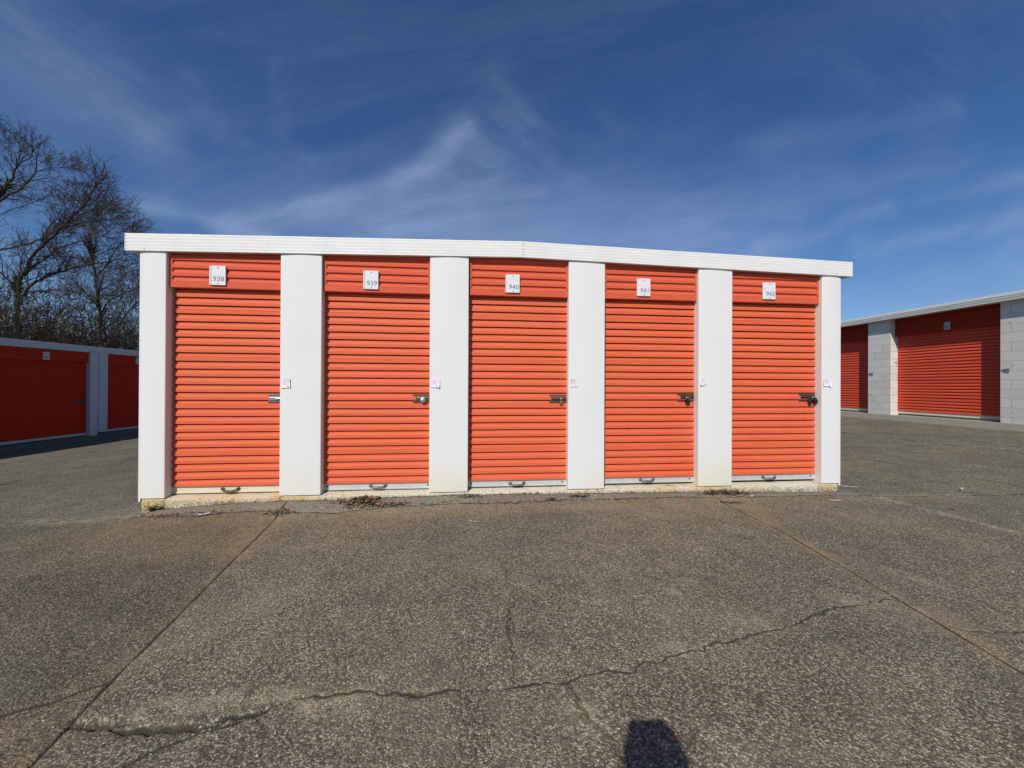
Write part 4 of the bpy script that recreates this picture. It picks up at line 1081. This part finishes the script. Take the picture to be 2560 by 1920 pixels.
W_ = bpy.data.worlds.new('World'); SC.world = W_; W_.use_nodes = True
t = NT(W_.node_tree); bg = W_.node_tree.nodes['Background']
sky = t.node('ShaderNodeTexSky', sky_type='NISHITA'); sky.sun_disc = False
sky.sun_elevation = SUN_EL; sky.sun_rotation = math.atan2(-sd.x, -sd.y)
sky.altitude = 250; sky.air_density = 1.0; sky.dust_density = .1; sky.ozone_density = 3.0
gen = t.node('ShaderNodeTexCoord').outputs['Generated']
dx, dy, dz = t.xyz(gen)
yy = t.math('MAXIMUM', dy, .05)
a_ = t.math('DIVIDE', dx, yy); b_ = t.math('DIVIDE', dz, yy)
cv = t.node('ShaderNodeCombineXYZ'); t.l.new(a_, cv.inputs[0]); t.l.new(b_, cv.inputs[1])
P = cv.outputs[0]
wn = t.node('ShaderNodeTexNoise'); t.l.new(P, wn.inputs[0]); wn.inputs['Scale'].default_value = 3.2; wn.inputs['Detail'].default_value = 4
warp = t.vmath('SCALE', t.vmath('SUBTRACT', wn.outputs['Color'], (.5,.5,.5)), scale=.06)
PW = t.vmath('ADD', P, warp)
ax_, ay_, _ = t.xyz(PW)
def seg_mask(pts, wd):
    best = None
    for (x0, y0), (x1, y1) in zip(pts[:-1], pts[1:]):
        ex, ey = x1 - x0, y1 - y0; L2 = ex*ex + ey*ey
        u = t.math('ADD', t.math('MULTIPLY', ax_, ex / L2), t.math('MULTIPLY_ADD', ay_, ey / L2, -(x0*ex + y0*ey) / L2), clamp=True)
        px = t.math('MULTIPLY_ADD', u, ex, x0); py = t.math('MULTIPLY_ADD', u, ey, y0)
        q = t.math('ADD', t.math('POWER', t.math('ABSOLUTE', t.math('SUBTRACT', ax_, px)), 2.), t.math('POWER', t.math('ABSOLUTE', t.math('SUBTRACT', ay_, py)), 2.))
        best = q if best is None else t.math('MINIMUM', best, q)
    return t.math('EXPONENT', t.math('MULTIPLY', best, -1. / wd ** 2))
def fibres(angle, stretch, scale, lo, hi, detail=10):
    m = t.node('ShaderNodeMapping'); m.vector_type = 'TEXTURE'; t.l.new(PW, m.inputs[0]); m.inputs['Rotation'].default_value = (0, 0, angle); m.inputs['Scale'].default_value = (stretch, 1, 1)
    return t.sstep(t.noise(m.outputs[0], scale, detail, .66, .35), lo, hi)
clouds = [([(-.60,.385),(-.479,.415),(-.356,.451),(-.229,.488),(-.13,.55),(-.07,.61),(-.024,.665)], .034, .44, .45, 5., 8, .26, .74),
          ([(-.787,.424),(-.68,.395),(-.60,.375),(-.50,.36)], .022, .42, -.25, 5., 8, .28, .68),
          ([(-.40,.435),(-.22,.44),(-.02,.46)], .050, .30, .30, 5., 8, .34, .76),
          ([(-1.25,.86),(-1.029,.79),(-.91,.725),(-.76,.63)], .095, .32, -.5, 4.5, 6, .25, .85),
          ([(-.48,.623),(-.49,.751),(-.47,.812)], .022, .10, 1.4, 4, 8, .3, .74),
          ([(-.02,.66),(.04,.74),(.02,.84)], .08, .11, .9, 4, 9, .30, .9), ([(.06,.80),(.14,.70)], .022, .08, -.8, 4, 10, .3, .8),
          ([(.02,.60),(.14,.66),(.24,.60)], .09, .22, -.6, 4, 8, .34, .80),
          ([(-.189,.40),(.118,.43),(.502,.445),(.85,.42)], .10, .50, .12, 5, 5, .25, .85),
          ([(-.70,.735),(-.609,.614),(-.42,.55)], .03, .14, -.6, 5, 7, .3, .74),
          ([(.80,.385),(1.039,.454),(1.192,.519)], .034, .24, .5, 5, 8, .3, .8), ([(1.10,.395),(1.429,.466),(1.70,.53)], .030, .30, .4, 5, 7, .3, .74),
          ([(1.296,.548),(1.497,.606),(1.648,.639)], .026, .18, .4, 5, 8, .3, .74), ([(.80,.66),(1.102,.745),(1.402,.814)], .05, .10, .4, 5, 7, .3, .76),
          ([(-.19,.511),(-.059,.539),(.171,.50)], .045, .26, .3, 4, 8, .32, .76), ([(.3,.62),(.7,.58),(1.0,.60)], .09, .10, .2, 5, 6, .3, .8)]
tot = None
for pts, wd, am, ang, stc, sc_, lo_, hi_ in clouds:
    c = t.math('MULTIPLY', t.math('MULTIPLY', seg_mask(pts, wd), fibres(ang, stc, sc_, lo_, hi_)), am)
    tot = c if tot is None else t.math('SUBTRACT', t.math('ADD', tot, c), t.math('MULTIPLY', tot, c))
veil = t.math('MULTIPLY', fibres(.30, 4.0, 3.2, .36, .86, 10), t.math('MULTIPLY_ADD', t.sstep(b_, .9, .3), .16, .12))
veil2 = t.math('MULTIPLY', t.math('MULTIPLY', fibres(-.55, 4.5, 3.6, .42, .90, 10), t.sstep(t.noise(P, 1.7, 2), .40, .66)), .22)
veil = t.math('MAXIMUM', veil, veil2)
veil = t.math('MAXIMUM', veil, t.math('MULTIPLY', t.math('MULTIPLY', t.sstep(b_, .62, .36), seg_mask([(-.30,.40),(.55,.42)], .30)), .17))
tot = t.math('SUBTRACT', t.math('ADD', tot, veil), t.math('MULTIPLY', tot, veil))
tot = t.math('MULTIPLY', tot, t.sstep(dy, .06, .25))
hs = t.node('ShaderNodeHueSaturation'); t.l.new(sky.outputs[0], hs.inputs['Color']); hs.inputs['Saturation'].default_value = 1.21; hs.inputs['Value'].default_value = 1.0
tint = t.mix(1., hs.outputs[0], (1.06, 1.06, 1.22), 'MULTIPLY')
c = t.mix(tot, tint, (6.0, 7.4, 10.6))
t.l.new(c, bg.inputs['Color']); bg.inputs['Strength'].default_value = .070

SC.view_settings.view_transform = 'Standard'; SC.view_settings.look = 'None'; SC.view_settings.exposure = 0; SC.view_settings.gamma = 1
SC.cycles.use_denoising = True
SC.cycles.denoiser = 'OPENIMAGEDENOISE'; SC.cycles.denoising_input_passes = 'RGB_ALBEDO_NORMAL'; SC.cycles.denoising_prefilter = 'NONE'
SC.cycles.max_bounces = 6; SC.cycles.diffuse_bounces = 2; SC.cycles.glossy_bounces = 2
SC.render.film_transparent = False
